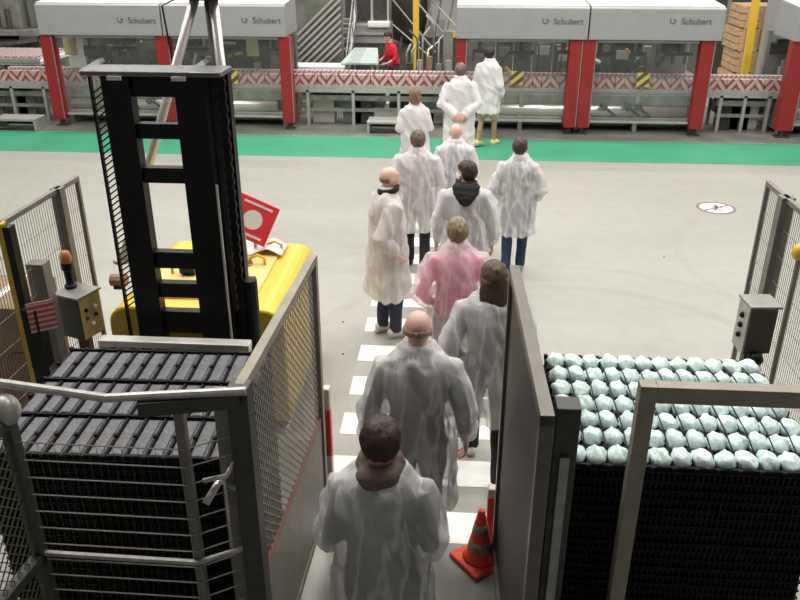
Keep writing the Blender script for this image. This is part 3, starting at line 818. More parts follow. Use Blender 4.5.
# grey roller frame between the left stack and the truck
ra, rb = G(104, 333, 1.15), G(255, 333, 1.15)
pc_ = empty('pallet_conveyor', ((ra.x + rb.x) / 2, ra.y - .05, 0), 'grey steel pallet conveyor end behind the stack of empty trays', 'conveyor')
hw = (rb.x - ra.x) / 2
MB().bb((-hw, -.06, 1.10), (hw, .03, 1.15)).build('end_plate', mat('bright_plate', (.6, .58, .54), .4, .3, .08), pc_, bevel=.006)
MB().bb((-hw, -.09, .9), (hw, -.06, 1.04)).build('lower_plate', GALV, pc_)
MB().tube([(-hw + .1, -.075, 1.07), (hw - .1, -.075, 1.07)], .022, 10).build('roller', DARKST, pc_)
for s in (-1, 1): MB().bb((s * hw - s * .08, -.055, 0), (s * hw, .02, 1.1)).build('leg', STEEL, pc_)

# ------------------------------------------------------------------ tray stacks
TW, TD, TH = 1.14, 1.0, .05
NCOL = 12
def tray_mesh(matl, rows):
    mb = MB(); w2, d2 = TW / 2, TD / 2; h = TH - .006
    # walls with upright ribs
    mb.bb((-w2, -d2, 0), (w2, -d2 + .012, h)); mb.bb((-w2, d2 - .012, 0), (w2, d2, h))
    mb.bb((-w2, -d2, 0), (-w2 + .012, d2, h)); mb.bb((w2 - .012, -d2, 0), (w2, d2, h))
    mb.bb((-w2 - .008, -d2 - .008, h - .008), (w2 + .008, -d2, h)); mb.bb((-w2 - .008, d2, h - .008), (w2 + .008, d2 + .008, h))
    mb.bb((-w2 - .008, -d2, h - .008), (-w2, d2, h)); mb.bb((w2, -d2, h - .008), (w2 + .008, d2, h))
    n = 46
    for k in range(n):
        x = -w2 + TW * (k + .5) / n
        mb.bb((x - .005, -d2 - .007, 0), (x + .005, -d2, h - .01))
    for k in range(36):
        y = -d2 + TD * (k + .5) / 36
        mb.bb((-w2 - .007, y - .005, 0), (-w2, y + .005, h - .01)); mb.bb((w2, y - .005, 0), (w2 + .007, y + .005, h - .01))
    mb.bb((-w2, -d2, 0), (w2, d2, .012))
    return mb.mesh('tray', matl)

def divider_part(parent, rows, matl):
    for k in range(1, NCOL):
        x = -TW / 2 + TW * k / NCOL
        MB().bb((x - .006, -TD / 2, .012), (x + .006, TD / 2, TH + .008)).build('divider', matl, parent)
    for r_ in range(rows + 1):
        y = -TD / 2 + TD * r_ / rows
        y = min(max(y, -TD / 2 + .007), TD / 2 - .007)
        mb = MB(); mb.bb((-TW / 2, y - .007, .012), (TW / 2, y + .007, TH + .014))
        mb.build('cross_divider', matl, parent)
    kb = MB()
    for k in range(NCOL + 1):
        for r_ in range(rows * 2 + 1):
            x = -TW / 2 + TW * k / NCOL; y = -TD / 2 + TD * r_ / rows / 2
            kb.box((x, y, TH + .008), (.019, .019, .018))
    kb.build('corner_knob', matl, parent)['kind'] = 'stuff'

def stack(cx, cy, rz, ztop_, who, rows):
    n = int((ztop_ - .15) / TH)
    me = tray_mesh(BLACKPL, rows)
    base = ztop_ - n * TH
    # wooden pallet under it
    t = empty('pallet', (cx, cy, 0), 'pallet under the stack of trays ' + who, 'pallet', 'pallets under the trays', rz)
    for k in range(7):
        y = -TD / 2 + .07 + k * (TD - .14) / 6; MB().bb((-TW / 2, y - .05, base - .025), (TW / 2, y + .05, base - .002)).build('deck_board', BROWN, t)
    for x in (-.5, 0, .5): MB().bb((x - .05, -TD / 2 + .02, 0), (x + .05, TD / 2 - .02, base - .025)).build('stringer', BROWN, t)
    ordn = lambda i: '%d%s' % (i, 'th' if 10 <= i % 100 <= 20 else {1: 'st', 2: 'nd', 3: 'rd'}.get(i % 10, 'th'))
    top = None
    for k in range(n):
        j = n - k
        z = base + k * TH
        if k == n - 1:
            top = empty('tray', (cx, cy, z), 'top black tray of the stack ' + who, 'tray', 'trays in the stack ' + who, rz)
            shared('tray_shell', me, (0, 0, 0), top)
        else:
            o = shared('tray', me, (cx + random.uniform(-.004, .004), cy + random.uniform(-.004, .004), z), rz=rz)
            tag(o, 'black ribbed tray, %s from the top of the stack %s' % (ordn(j), who), 'tray', 'trays in the stack ' + who)
    divider_part(top, rows, BLACKPL)
    return top, base + (n - 1) * TH

LZ = 1.5
la, lb, lc = G(72, 350, LZ), G(268, 352, LZ), G(4, 452, LZ)
lcx = (la.x + lb.x) / 2 + .02; lcy = (la.y + lc.y) / 2
topL, zL = stack(lcx, lcy, R(1.5), LZ, 'of empty trays on the left', 3)
for r_ in range(3):
    for k in range(NCOL):
        mb = MB(); cw, cd = TW / NCOL - .018, TD / 3 - .022
        x = -TW / 2 + TW * (k + .5) / NCOL; y = -TD / 2 + TD * (r_ + .5) / 3
        mb.bb((-cw / 2, -cd / 2, 0), (cw / 2, cd / 2, .018)); mb.bb((-cw / 2 + .012, -cd / 2 + .015, .018), (cw / 2 - .012, cd / 2 - .015, .024 + .004 * random.random()))
        o = mb.build('tray_cell', CELL, topL, bevel=.004); o.location = (x, y, .030)
RZ_ = 1.5
ra_, rb_, rc_ = G(542, 357, RZ_), G(772, 364, RZ_), G(566, 466, RZ_)
rcx = ra_.x + TW / 2 + .02; rcy = (ra_.y + rc_.y) / 2
topR, zR = stack(rcx, rcy, R(0), RZ_, 'of filled trays on the right', 7)
def pack_mesh(seed):
    mb = MB(); mb.ell((0, 0, .042), (.048, .062, .042), 16, 10)
    me = mb.mesh('wrapped_pack', PACK)
    for v in me.vertices:
        n_ = noise.noise(V(v.co) * 34 + V((seed * 7, 0, 0)))
        v.co *= 1 + .22 * n_ + .10 * abs(noise.noise(V(v.co) * 80))
        v.co.z = max(v.co.z, 0)
    me.shade_smooth()
    return me
pmes = [pack_mesh(k) for k in range(6)]
rownames = ['back', 'second', 'third', 'fourth', 'fifth', 'sixth', 'front']
colnames = ['leftmost', 'second from left', 'third from left', 'fourth from left', 'fifth from left', 'sixth from left', 'sixth from right', 'fifth from right', 'fourth from right', 'third from right', 'second from right', 'rightmost']
for r_ in range(7):
    for k in range(NCOL):
        x = rcx - TW / 2 + TW * (k + .5) / NCOL; y = rcy - TD / 2 + TD * (r_ + .5) / 7
        o = shared('wrapped_pack', random.choice(pmes), (x + random.uniform(-.004, .004), y + random.uniform(-.005, .005), zR + .020), rz=random.uniform(-.5, .5))
        tag(o, 'pale teal wrapped pack in the top right tray, %s row, %s' % (rownames[6 - r_], colnames[k]), 'pack', 'wrapped packs in the top right tray')

for k in range(1, NCOL):
    x = -TW / 2 + TW * k / NCOL
    MB().tube([(x, -TD / 2, TH + .01), (x, -TD / 4, TH + .055), (x, TD / 4, TH + .055), (x, TD / 2, TH + .01)], .0035, 5).build('net_cord', BLACKPL, topR)
# ------------------------------------------------------------------ guard fences
def wires(L_, z0, z1, dx, dz, r_, diag=False):
    mb = MB()
    def bar(p, q): mb.beam(p, q, r_ * 2)
    if diag:
        H_ = z1 - z0; s = -H_
        while s < L_:
            for sg_ in (1, -1):
                a, b = max(s, 0), min(s + H_, L_)
                if b > a:
                    if sg_ == 1: bar((a, 0, z0 + (a - s)), (b, 0, z0 + (b - s)))
                    else: bar((a, 0, z1 - (a - s)), (b, 0, z1 - (b - s)))
            s += dx
    else:
        if dz:
            n = max(1, int((z1 - z0) / dz))
            for k in range(1, n): bar((0, 0, z0 + (z1 - z0) * k / n), (L_, 0, z0 + (z1 - z0) * k / n))
        if dx:
            n = max(1, int(L_ / dx))
            for k in range(1, n): bar((L_ * k / n, 0, z0), (L_ * k / n, 0, z1))
    return mb
def fence(p, q, z1, label, fm, fw=.04, z0=.12, mesh=(.05, .05, .002, False), wm=None, posts=((0, None), (1, None)), mid=(), rails=True, foot=True):
    p = V(p); q = V(q); L_ = (q - p).to_2d().length; rz = math.atan2(q.y - p.y, q.x - p.x)
    t = empty('guard_fence', (p.x, p.y, 0), label, 'fence', 'steel guard fences', rz)
    for f, wid in posts:
        wd = wid or fw
        hang = z0 > .3 and f == 1
        o = MB().bb((f * L_ - wd / 2, -wd / 2, z0 - .03 if hang else 0), (f * L_ + wd / 2, wd / 2, z1)).build('post', fm, t, bevel=.003)
        if not hang: MB().bb((f * L_ - wd, -wd, 0), (f * L_ + wd, wd, .012)).build('base_plate', fm, o)
    zs = ([z1 - fw / 2, z0] if rails else []) + list(mid)
    for zz in zs:
        MB().bb((0, -fw / 2, zz - fw / 2), (L_, fw / 2, zz + fw / 2)).build('rail', fm, t, bevel=.003)
    if mesh:
        wires(L_, z0, z1 - fw, *mesh).build('wire_mesh', wm or fm, t)['kind'] = 'stuff'
    return t
FENCEM = mat('fence_grey', (.20, .19, .17), .5, .3, .15, 12)
FENCED = mat('fence_dark', (.055, .055, .05), .5, .3, .2, 12)
MESHM = mat('mesh_zinc', (.32, .29, .25), .5, .5, .1, 20)
FZ = 2.05
# left fence along the walkway
fa, fb = G(239, 384, FZ), G(312, 256, FZ)
tL = fence(fa, fb, FZ, 'grey mesh guard fence along the left of the crossing', BEIGEST, .045, .34, (.05, .05, .0022, True), MESHM, posts=((0, .085), (1, .05)))
tL.children[0].data.materials[0] = FENCED
kp = MB().bb((.05, -.012, .36), ((fb - fa).length - .03, .0, 1.0)).build('kick_plate', mat('kick_beige', (.24, .215, .175), .5, .1, .12, 9), tL)
MB().bb((.05, -.016, 1.0), ((fb - fa).length - .03, .004, 1.008)).build('kick_edge', mat('edge_red', (.22, .08, .065), .6), kp)
# lever latch on its near post
lt = MB(); lt.tube([(-.02, .05, 1.55), (-.02, .12, 1.58), (-.1, .16, 1.52)], .018, 8); lt.build('latch_handle', CHROME, tL, smooth=True)
# solid panel along the right of the walkway
fc, fd = G(546, 416, FZ), G(513, 265, FZ)
L_ = (fd - fc).to_2d().length
tR = empty('sheet_barrier', (fc.x, fc.y, 0), 'tall dark grey sheet metal panel along the right of the crossing', 'panel', None, math.atan2(fd.y - fc.y, fd.x - fc.x))
MB().bb((.03, -.012, .10), (L_ - .03, .0, FZ - .03)).build('sheet', SOLIDP, tR)
PANF = mat('panel_frame', (.13, .12, .10), .4, .4, .15, 8)
for x in (0, L_ - .05): MB().bb((x, -.035, 0), (x + .05, .02, FZ)).build('post', PANF, tR, bevel=.003)
for z in (.08, FZ - .05): MB().bb((.0, -.035, z), (L_, .02, z + .05)).build('rail', PANF, tR, bevel=.003)
# dark door post beside it
pd = G(557, 402, FZ - .1)
o = empty('door_post', (pd.x + .05, pd.y + .03, 0), 'dark steel post between the sheet panel and the filled trays', 'post')
MB().bb((-.05, -.05, 0), (.05, .05, FZ - .12)).build('shaft', FENCED, o, bevel=.004)
MB().bb((-.09, -.09, 0), (.09, .09, .015)).build('base_plate', FENCED, o)
MB().bb((-.02, -.065, .5), (.02, -.05, 1.7)).build('cable_channel', STEEL, o)

# front left: mesh gate with bent top rail
g0, g1, g2 = G(0, 383, FZ), G(106, 398, FZ), G(246, 391, FZ)
gy = G(180, 395, FZ).y
fl = empty('mesh_gate', (g1.x, g1.y, 0), 'wire mesh gate with a bent top rail in front of the empty trays', 'gate')
GL = lambda p: V((p.x - g1.x, p.y - g1.y, p.z))
gw = G(-60, 374, FZ)
MB().tube([GL(gw), GL(g0), GL(g1), GL(g2)], .018, 10).build('top_rail', GALV, fl, smooth=False)
gp = G(178, 404, FZ - .05)
MB().beam(GL(V((g1.x + .12, g1.y, FZ - .045))), GL(V((g2.x - .03, g2.y, FZ - .045))), .03, .06).build('under_rail', FENCED, fl)
MB().bb(GL(V((gp.x - .02, gp.y - .02, 0))), GL(V((gp.x + .02, gp.y + .02, FZ - .03)))).build('post', FENCEM, fl, bevel=.003)
# left face of wires, bending round the post to the walkway fence
pl_ = V((AT(18, 450, gp.y).x, gp.y - .02, 0)); pr_ = V((fa.x + .0, fa.y + .03, 0))
wl = MB(); WZ = [1.80 - .088 * k for k in range(18)]
for z in WZ:
    wl.tube([GL(V((pl_.x, pl_.y, z))), GL(V((gp.x, gp.y - .025, z))), GL(V((pr_.x, pr_.y, z)))], .0035, 5)
wl.build('wire_mesh', MESHM, fl)['kind'] = 'stuff'
wv = MB(); xx = pl_.x + .03
while xx < gp.x:
    wv.beam(GL(V((xx, pl_.y, .1))), GL(V((xx, pl_.y, 1.80))), .0014); xx += .035
wv.build('wire_upright', FENCED, fl)['kind'] = 'stuff'
mr0, mr1 = AT(48, 553, gp.y - .02), AT(200, 561, gp.y - .02)
MB().tube([GL(V((pl_.x, pl_.y, mr0.z))), GL(V((gp.x, gp.y - .03, mr0.z))), GL(V((pr_.x, pr_.y - .02, mr0.z)))], .013, 8).build('mid_rail', GALV, fl)
MB().bb(GL(V((pr_.x - .12, pr_.y - .02, 0))), GL(V((pr_.x - .06, pr_.y + .03, FZ - .05)))).build('post', FENCEM, fl, bevel=.003)
lh = MB(); hz = AT(236, 478, fa.y - .05)
lh.tube([GL(V((pr_.x - .18, pr_.y - .07, hz.z - .03))), GL(V((pr_.x - .08, pr_.y - .07, hz.z))), GL(V((pr_.x - .05, pr_.y - .05, hz.z + .05)))], .011, 8)
lh.tube([GL(V((pr_.x - .09, pr_.y - .07, hz.z))), GL(V((pr_.x - .09, pr_.y - .07, hz.z - .38)))], .006, 8)
lh.build('latch_lever', CHROME, fl, smooth=True)
# left gate post and the mesh running toward the camera
ph = G(4, 412, 1.92)
q0 = V((pl_.x, pl_.y, 0))
lf = fence(V((q0.x - .12, q0.y - 1.2, 0)), q0, 1.93, 'mesh guard fence in the bottom left corner', FENCED, .05, .10, (.05, .05, .0022, True), mat('mesh_olive', (.13, .13, .075), .5, .3, .1), posts=((1, .05), (0, .05)), mid=(1.2,))
cp = MB(); cp.ell((0, 0, 0), (.06, .06, .07), 14, 9)
lfL = (V((q0.x - .12, q0.y - 1.2, 0)) - q0).length
cpo = cp.build('post_cap', GALV, lf, smooth=True); cpo.location = (lfL, 0, 1.95)

# front right: square portal frame
h0, h1 = G(641, 383, FZ), G(806, 388, FZ)
fr = empty('portal_frame', (h0.x, h0.y, 0), 'square brown-grey door frame in front of the filled trays', 'frame')
ex = h1.x - h0.x + .35
MB().bb((-.005, -.03, 0), (.062, .03, FZ)).build('post', BEIGEST, fr, bevel=.003)
MB().bb((.062, -.03, FZ - .075), (ex, .03, FZ)).build('lintel', BEIGEST, fr, bevel=.003)
MB().bb((ex - .06, -.03, 0), (ex, .03, FZ - .075)).build('post', BEIGEST, fr, bevel=.003)
for s in (0, ex): MB().bb((s - .07, -.06, 0), (s + .07, .06, .012)).build('base_plate', BEIGEST, fr)

# far side fences left and right
a1, b1 = G(0, 222, FZ), G(76, 176, FZ)
fl2 = fence(V((a1.x - .02, a1.y - .4, 0)), b1, FZ, 'grey mesh guard fence left of the lift truck', FENCEM, .035, .15, (.03, .18, .0016, False), MESHM, posts=((0, .05), (.80, .075), (1, .03)))
fl2.children[0]
a2, b2 = G(769, 181, FZ), G(800, 207, FZ)
d2 = (b2 - a2).normalized()
fr2 = fence(a2, b2 + d2 * .9, FZ, 'grey mesh guard fence at the right edge', FENCEM, .035, .15, (.03, .18, .0016, False), MESHM, posts=((0, .03), (.24, .09), (1, .05)))

# ---- left clutter: yellow light-curtain post, grey post, box with beacon, sign
p = AT(5, 240, 4.45)
o = empty('light_curtain_post', (p.x, 4.45, 0), 'slim yellow and black sensor post at the left edge', 'post')
MB().bb((-.02, -.03, 0), (.015, .03, FZ)).build('yellow_face', YEL, o); MB().bb((.015, -.03, 0), (.06, .04, FZ - .02)).build('black_face', BLACK, o)
MB().bb((-.06, -.06, 0), (.1, .08, .015)).build('base_plate', BLACK, o)
p = AT(37, 262, 4.75)
o = empty('sensor_post', (p.x, 4.75, 0), 'square grey post behind the red and white notice', 'post')
MB().bb((-.06, -.05, 0), (.06, .05, p.z)).build('shaft', FENCEM, o, bevel=.004); MB().bb((-.1, -.09, 0), (.1, .09, .015)).build('base_plate', FENCEM, o)
p = AT(39, 316, 4.35)
o = empty('notice_sign', (p.x, 4.35, 0), 'small notice with red and white lines on a black box at the left', 'sign')
rt = Matrix.Rotation(R(35), 3, 'Z')
MB().box((.02, .0, p.z), (.16, .012, .2), rt).build('notice_plate', SIGNRW, o)
MB().box((-.05, .02, p.z - .16), (.10, .10, .42)).build('black_box', BLACK, o); MB().bb((-.07, 0, 0), (-.03, .04, p.z - .3)).build('stem', BLACK, o)
p = AT(86, 352, 4.95); bx = AT(80, 310, 4.95)
o = empty('operator_box', (bx.x, 4.95, 0), 'yellow-fronted operator box with buttons beside the left fence', 'control box')
zt, zb = AT(78, 296, 4.9).z, AT(78, 336, 4.9).z
rt = Matrix.Rotation(R(-20), 3, 'Z')
MB().box((0, 0, (zt + zb) / 2), (.19, .19, zt - zb), rt).build('case', mat('box_olive', (.10, .10, .08), .5, .2), o, bevel=.006)
yp = MB(); yp.box(rt @ V((.097, 0, 0)) + V((0, 0, (zt + zb) / 2)), (.008, .18, zt - zb - .01), rt); yp.build('front_plate', mat('box_yellow', (.42, .30, .09), .5, 0, .1), o)
for k, (dy, dz) in enumerate(((-.04, .06), (.04, .06), (-.04, 0), (.04, 0), (0, -.06))):
    b_ = MB(); c_ = rt @ V((.105, dy, dz)) + V((0, 0, (zt + zb) / 2)); b_.ell(c_, (.016, .016, .016), 8, 6); b_.build('push_button', (BLACK, WHITE, RED)[k % 3], o)
MB().box((0, 0, zt + .012), (.23, .23, .015), rt).build('lid', STEEL, o)
MB().bb((-.04, -.03, 0), (.04, .03, zb)).build('stand', mat('stand_brown', (.16, .10, .05), .6), o)
p = AT(70, 285, 5.1)
o = empty('beacon', (bx.x - .06, 5.0, zt + .02), 'orange signal beacon with black base on the operator box', 'beacon')
MB().lathe([(.042, 0), (.042, .02), (.028, .03), (.032, .13), (.040, .14), (.040, .19)], n=14).build('base', BLACK, o, smooth=False)
MB().lathe([(.039, .19), (.039, .24), (.03, .27), (.001, .285)], n=14).build('lens', mat('lens_orange', (.62, .25, .08), .25), o, smooth=True)
for k, (px, py, c_) in enumerate(((4, 300, BROWN), (10, 335, mat('dull_red', (.22, .09, .07), .6)), (6, 372, FENCEM))):
    q = AT(px, py, 4.9 + .25 * (2 - k))
bo = 0
for k, (wd, hh, c_) in enumerate(((.62, .42, BROWN), (.58, .40, mat('dull_red', (.22, .10, .08), .7)), (.5, .36, BROWN))):
    t = empty('cardboard_box', (-3.45 + .03 * k, 5.3, bo), ['bottom brown', 'middle reddish', 'top small brown'][k] + ' cardboard box in the pile behind the left fence', 'box', 'boxes behind the left fence')
    MB().bb((-wd / 2, -.3, 0), (wd / 2, .3, hh)).build('carton_body', c_, t, bevel=.006)
    MB().bb((-.03, -.302, hh), (.03, .302, hh + .002)).build('tape', WHITE, t)
    bo += hh + .003

# ---- right: control box on post, yellow beacon
bx = AT(757, 328, 4.75)
zt, zb = AT(757, 305, 4.75).z, AT(757, 350, 4.75).z
o = empty('control_box', (bx.x, 4.78, 0), 'brown-grey control box with black buttons beside the right fence', 'control box')
rt = Matrix.Rotation(R(4), 3, 'Z')
MB().box((0, 0, (zt + zb) / 2), (.17, .17, zt - zb), rt).build('case', mat('box_brown', (.105, .085, .07), .5, .2), o, bevel=.005)
MB().box(rt @ V((-.09, 0, 0)) + V((0, 0, (zt + zb) / 2)), (.012, .165, zt - zb), rt).build('button_plate', GALV, o)
for dz in (.08, .01, -.06):
    MB().ell(rt @ V((-.1, 0, dz)) + V((0, 0, (zt + zb) / 2)), (.02, .02, .02), 8, 6).build('push_button', BLACK, o)
MB().box((0, 0, zt + .01), (.2, .2, .015), rt).build('lid', STEEL, o)
MB().bb((-.045, -.03, 0), (.045, .03, zb)).build('stand', FENCED, o)
MB().ell((.0, -.1, zb - .03), (.05, .05, .05), 12, 8).build('stop_knob', BLACK, o, smooth=True)
p = AT(797, 252, 4.6)
o = empty('lamp_post', (p.x + .02, 4.6, 0), 'yellow round lamp on a slim post at the right edge', 'lamp')
MB().ell((0, 0, p.z), (.05, .05, .055), 14, 9).build('lens', YEL, o, smooth=True); MB().tube([(0, 0, 0), (0, 0, p.z - .04)], .018, 8).build('stem', BEIGEST, o)

# red and white marker posts at the ends of the walkway fences
for (px, py, zt_, label) in ((331, 534, 1.15, 'red and white marker post at the end of the left fence'), (490, 548, .50, 'short red and white marker post behind the sheet panel next to the cone')):
    p = G(px, py)
    o = empty('marker_post', p, label, 'post', 'red marker posts')
    MB().bb((-.035, -.03, 0.06), (.035, .03, zt_)).build('shaft', REDWHITE, o, bevel=.01)
    MB().bb((-.05, -.05, 0), (.05, .05, .06)).build('foot', BLACK, o)

# traffic cone
p = G(479, 560)
CS = .9
o = empty('traffic_cone', p, 'orange traffic cone with two grey bands beside the sheet panel', 'cone', None, R(38))
o.scale = (CS, CS, CS)
MB().bb((-.155, -.155, 0), (.155, .155, .035)).build('base', ORANGE, o, bevel=.012)
def cr_(z): return .105 - (.105 - .024) * (z - .03) / .41
MB().lathe([(.12, .035), (cr_(.05), .05), (cr_(.44), .44), (.02, .45), (.001, .45)], n=28).build('shell', ORANGE, o, smooth=True)
for z0, z1 in ((.12, .20), (.265, .34)):
    b_ = MB(); b_.lathe([(cr_(z0) + .002, z0), (cr_(z1) + .002, z1)], n=28); b_.build('band', REFLECT, o, smooth=True)

# ------------------------------------------------------------------ people
def skin_mat(n, c): return mat('skin_' + n, c, .5, 0, .06, 12)
SKIN = skin_mat('light', (.62, .36, .27)); SKIN2 = skin_mat('pink', (.70, .42, .34))
EYEW = mat('eye_white', (.8, .8, .78), .3); EYED = mat('eye_dark', (.03, .02, .015), .3); LIP = mat('lip', (.45, .18, .15), .5)

def hand_geo(mb, w_, d, n, s, S):
    """five-fingered hand: w_ wrist, d along the hand, n palm normal, s toward the thumb"""
    d = d.normalized(); s = (s - d * s.dot(d)).normalized(); n = d.cross(s).normalized() * (1 if d.cross(s).dot(n) > 0 else -1)
    P = lambda a, b, c: w_ + d * a * S + s * b * S + n * c * S
    mb.tube([P(-.03, 0, 0), P(.0, 0, 0), P(.045, .004, .004), P(.085, .002, .006), P(.098, 0, .007)],
            [(.026 * S, .020 * S), (.028 * S, .020 * S), (.040 * S, .017 * S), (.041 * S, .014 * S), (.034 * S, .010 * S)], 10, up=n)
    for k, (off, ln) in enumerate(((.030, .072), (.010, .082), (-.011, .076), (-.030, .060))):
        r_ = .0088 - .0008 * (k == 3)
        a = P(.088, off, .006); b = P(.088 + ln * .42, off * 1.08, .012 + ln * .14)
        c_ = P(.088 + ln * .72, off * 1.08, .02 + ln * .36); e = P(.088 + ln * .86, off * 1.05, .02 + ln * .62)
        mb.tube([a, b, c_, e], [r_ * S, r_ * S, r_ * .92 * S, r_ * .7 * S], 7, up=n)
    mb.tube([P(.018, .026, .004), P(.045, .052, .014), P(.07, .060, .022), P(.09, .060, .034)],
            [.013 * S, .0115 * S, .010 * S, .007 * S], 7, up=n)

def rings_scaled(secs, S): return [(z * S, rx * S, ry * S, cx * S, cy * S) for z, rx, ry, cx, cy in secs]

ARMS = {
    'hang': ((.235, -.03, 1.12), (.245, .06, .89)),
    'out': ((.245, -.02, 1.13), (.275, .05, .89)),
    'front': ((.232, -.05, 1.13), (.10, .20, 1.06)),
    'pocket': ((.275, -.09, 1.13), (.185, .09, .97)),
    'behind': ((.255, -.11, 1.14), (.045, -.225, .96)),
    'fwd': ((.235, .06, 1.14), (.20, .30, 1.06)),
    'bent': ((.225, -.17, 1.13), (.24, -.03, .96)),
    'back': ((.235, -.14, 1.13), (.24, -.12, .88)),
}
def person(label, head_px, h, rz=0., hair='short', hair_c=(.03, .02, .015), skin=None, shirt=(.05, .05, .06), trousers=(.02, .02, .025), shoes=(.7, .7, .68),
           coat=None, arms=('hang', 'hang'), walk=0.0, head_turn=0., head_nod=0., hood=None, mask=False, hem=.50, vox=.016, wide=1.0, shorts=False, lean=0., seed=0, loc=None, yoke=0, vis_hands=True):
    S = h / 1.75
    skin = skin or SKIN
    g = loc if loc is not None else G(head_px[0], head_px[1], h)
    t = empty('person', (g.x, g.y, 0), label, 'person', 'visitors' if coat else None, R(rz))
    rnd = random.Random(seed)
    # joints
    feet = {}
    for s in (-1, 1):
        a = walk * s
        feet[s] = V((s * .085, a * .30, .085 + (.045 * abs(walk) if a < 0 else 0)))
    def leg_pts(s, sc=1):
        hip = V((s * .092, 0, .90)); an = feet[s]
        kn = (hip + an) / 2 + V((s * .005, .035 + .06 * abs(walk), 0))
        return [hip, hip.lerp(kn, .5), kn, kn.lerp(an, .45) + V((0, -.015, 0)), an]
    def arm_pts(s):
        e, w_ = ARMS[arms[0 if s < 0 else 1]]
        sh = V((s * .168 * wide, -.01, 1.385)); e = V((s * e[0] * wide, e[1], e[2])); w_ = V((s * w_[0] * wide, w_[1], w_[2]))
        return sh, e, w_
    LT = Matrix.Rotation(-lean, 3, 'X')
    def bend(v):                      # lean the trunk forward about the hips
        if lean and v.z > .95:
            k = min(1, (v.z - .95) / .25); q = V((v.x, v.y, v.z - .95)); q = Matrix.Rotation(-lean * k, 3, 'X') @ q
            return V((q.x, q.y, q.z + .95))
        return v
    def fin(mb):
        for i, v in enumerate(mb.v): mb.v[i] = bend(v) * S
        return mb
    # ---- body: one continuous skin
    b = MB()
    b.loft([(.84, .10, .085, 0, 0), (.90, .15, .10, 0, 0), (.98, .155, .11, 0, -.01), (1.10, .135, .095, 0, 0), (1.25, .155, .108, 0, 0), (1.35, .155, .095, 0, -.01),
            (1.40, .125, .075, 0, -.012), (1.44, .075, .065, 0, -.01), (1.50, .056, .058, 0, 0), (1.58, .054, .06, 0, .012), (1.62, .045, .05, 0, .015)], 20)
    for s in (-1, 1):
        p = leg_pts(s); b.tube(p, [.082, .074, .054, .050, .036], 12)
        f = feet[s]; b.tube([f + V((0, -.05, -.03)), f + V((0, .02, -.02)), f + V((0, .10, -.045)), f + V((0, .16, -.06))], [(.03, .035), (.036, .05), (.04, .03), (.03, .018)], 10, up=(0, 0, 1))
        sh, e, w_ = arm_pts(s)
        b.tube([V((s * .10, -.01, 1.365)), sh, sh.lerp(e, .5), e, e.lerp(w_, .45), w_, w_ + (w_ - e).normalized() * .02], [.044, .044, .042, .038, .036, .027, .027], 12)
    HC = V((0, .018, 1.632))
    HR = Matrix.Rotation(R(head_turn), 3, 'Z') @ Matrix.Rotation(R(head_nod), 3, 'X')
    def hd(x, y, z): return HC + HR @ V((x, y, z))
    hb = MB()
    hb.ell((0, -.008, .018), (.076, .094, .088), 20, 14)
    hb.ell((0, .022, -.045), (.058, .066, .066), 16, 10)
    hb.ell((0, .052, -.085), (.032, .030, .022), 12, 8)
    hb.tube([(0, .082, .012), (0, .098, -.014), (0, .108, -.034), (0, .088, -.042)], [(.010, .010), (.012, .012), (.016, .013), (.012, .008)], 8, up=(1, 0, 0))
    hb.ell((0, .080, .034), (.055, .014, .012), 12, 6)
    for s in (-1, 1):
        hb.ell((s * .078, -.006, -.012), (.010, .020, .033), 10, 8)
        hb.ell((s * .042, .062, -.022), (.020, .018, .020), 10, 6)
    hb.ell((0, .085, -.062), (.025, .010, .010), 10, 6)
    for v in hb.v: v.xyz = HC + HR @ v
    b.v, b.f, b.m = b.v + hb.v, b.f + [[i + len(b.v) for i in f] for f in hb.f], b.m + hb.m
    fin(b)
    me = remesh(b, min(vox, .012) if vox < .02 else .014, 2)
    # hands and eyes are joined to the same mesh at full detail
    x = MB()
    for s in (-1, 1):
        sh, e, w_ = arm_pts(s); d = (w_ - e)
        if arms[0 if s < 0 else 1] == 'behind': d = V((-s * .7, -.1, -.35)); nn = V((0, 1, 0)); th = V((0, -.3, 1))
        else: nn = V((-s, 0, 0)) if abs(d.y) < .15 else V((-s * .6, .1, -.4)); th = V((0, 1, .3))
        hand_geo(x, w_ + (w_ - e).normalized() * .015, d, nn, th, 1.0)
    for s in (-1, 1):
        x.ell(hd(s * .030, .079, .008), (.012, .010, .009), 10, 6, 1); x.ell(hd(s * .030, .086, .008), (.0055, .005, .0055), 8, 6, 2)
    x.ell(hd(0, .0955, -.063), (.020, .005, .0065), 10, 6, 3)
    fin(x)
    m2 = x.mesh('x', [])
    bm = bmesh.new(); bm.from_mesh(me); bm.from_mesh(m2); bm.to_mesh(me); bm.free(); bpy.data.meshes.remove(m2)
    me.materials.clear()
    for q in (skin, EYEW, EYED, LIP): me.materials.append(q)
    me.shade_smooth()
    bo_ = bpy.data.objects.new('body', me); COL.objects.link(bo_); bo_.parent = t
    # ---- trousers
    tm = mat('cloth_%02d_%02d_%02d' % tuple(int(c * 99) for c in trousers), trousers, .85, 0, .18, 14, bump=.25)
    b = MB(); cut = .48 if shorts else 0
    b.loft([(.80, .09, .08, 0, 0), (.86, .155, .115, 0, 0), (.95, .172, .125, 0, -.012), (1.04, .158, .112, 0, -.005)], 20)
    for s in (-1, 1):
        p = leg_pts(s)
        if shorts: b.tube(p[:3], [.10, .092, .085], 14)
        else: b.tube(p[:4] + [p[4] + V((0, 0, -.015))], [.098, .090, .070, .066, .062], 14)
    fin(b)
    me = remesh(b, vox * .9, 3)
    wrinkle(me, .006, 14, 9, seed)
    me.materials.append(tm); me.shade_smooth()
    o = bpy.data.objects.new('shorts' if shorts else 'trousers', me); COL.objects.link(o); o.parent = t
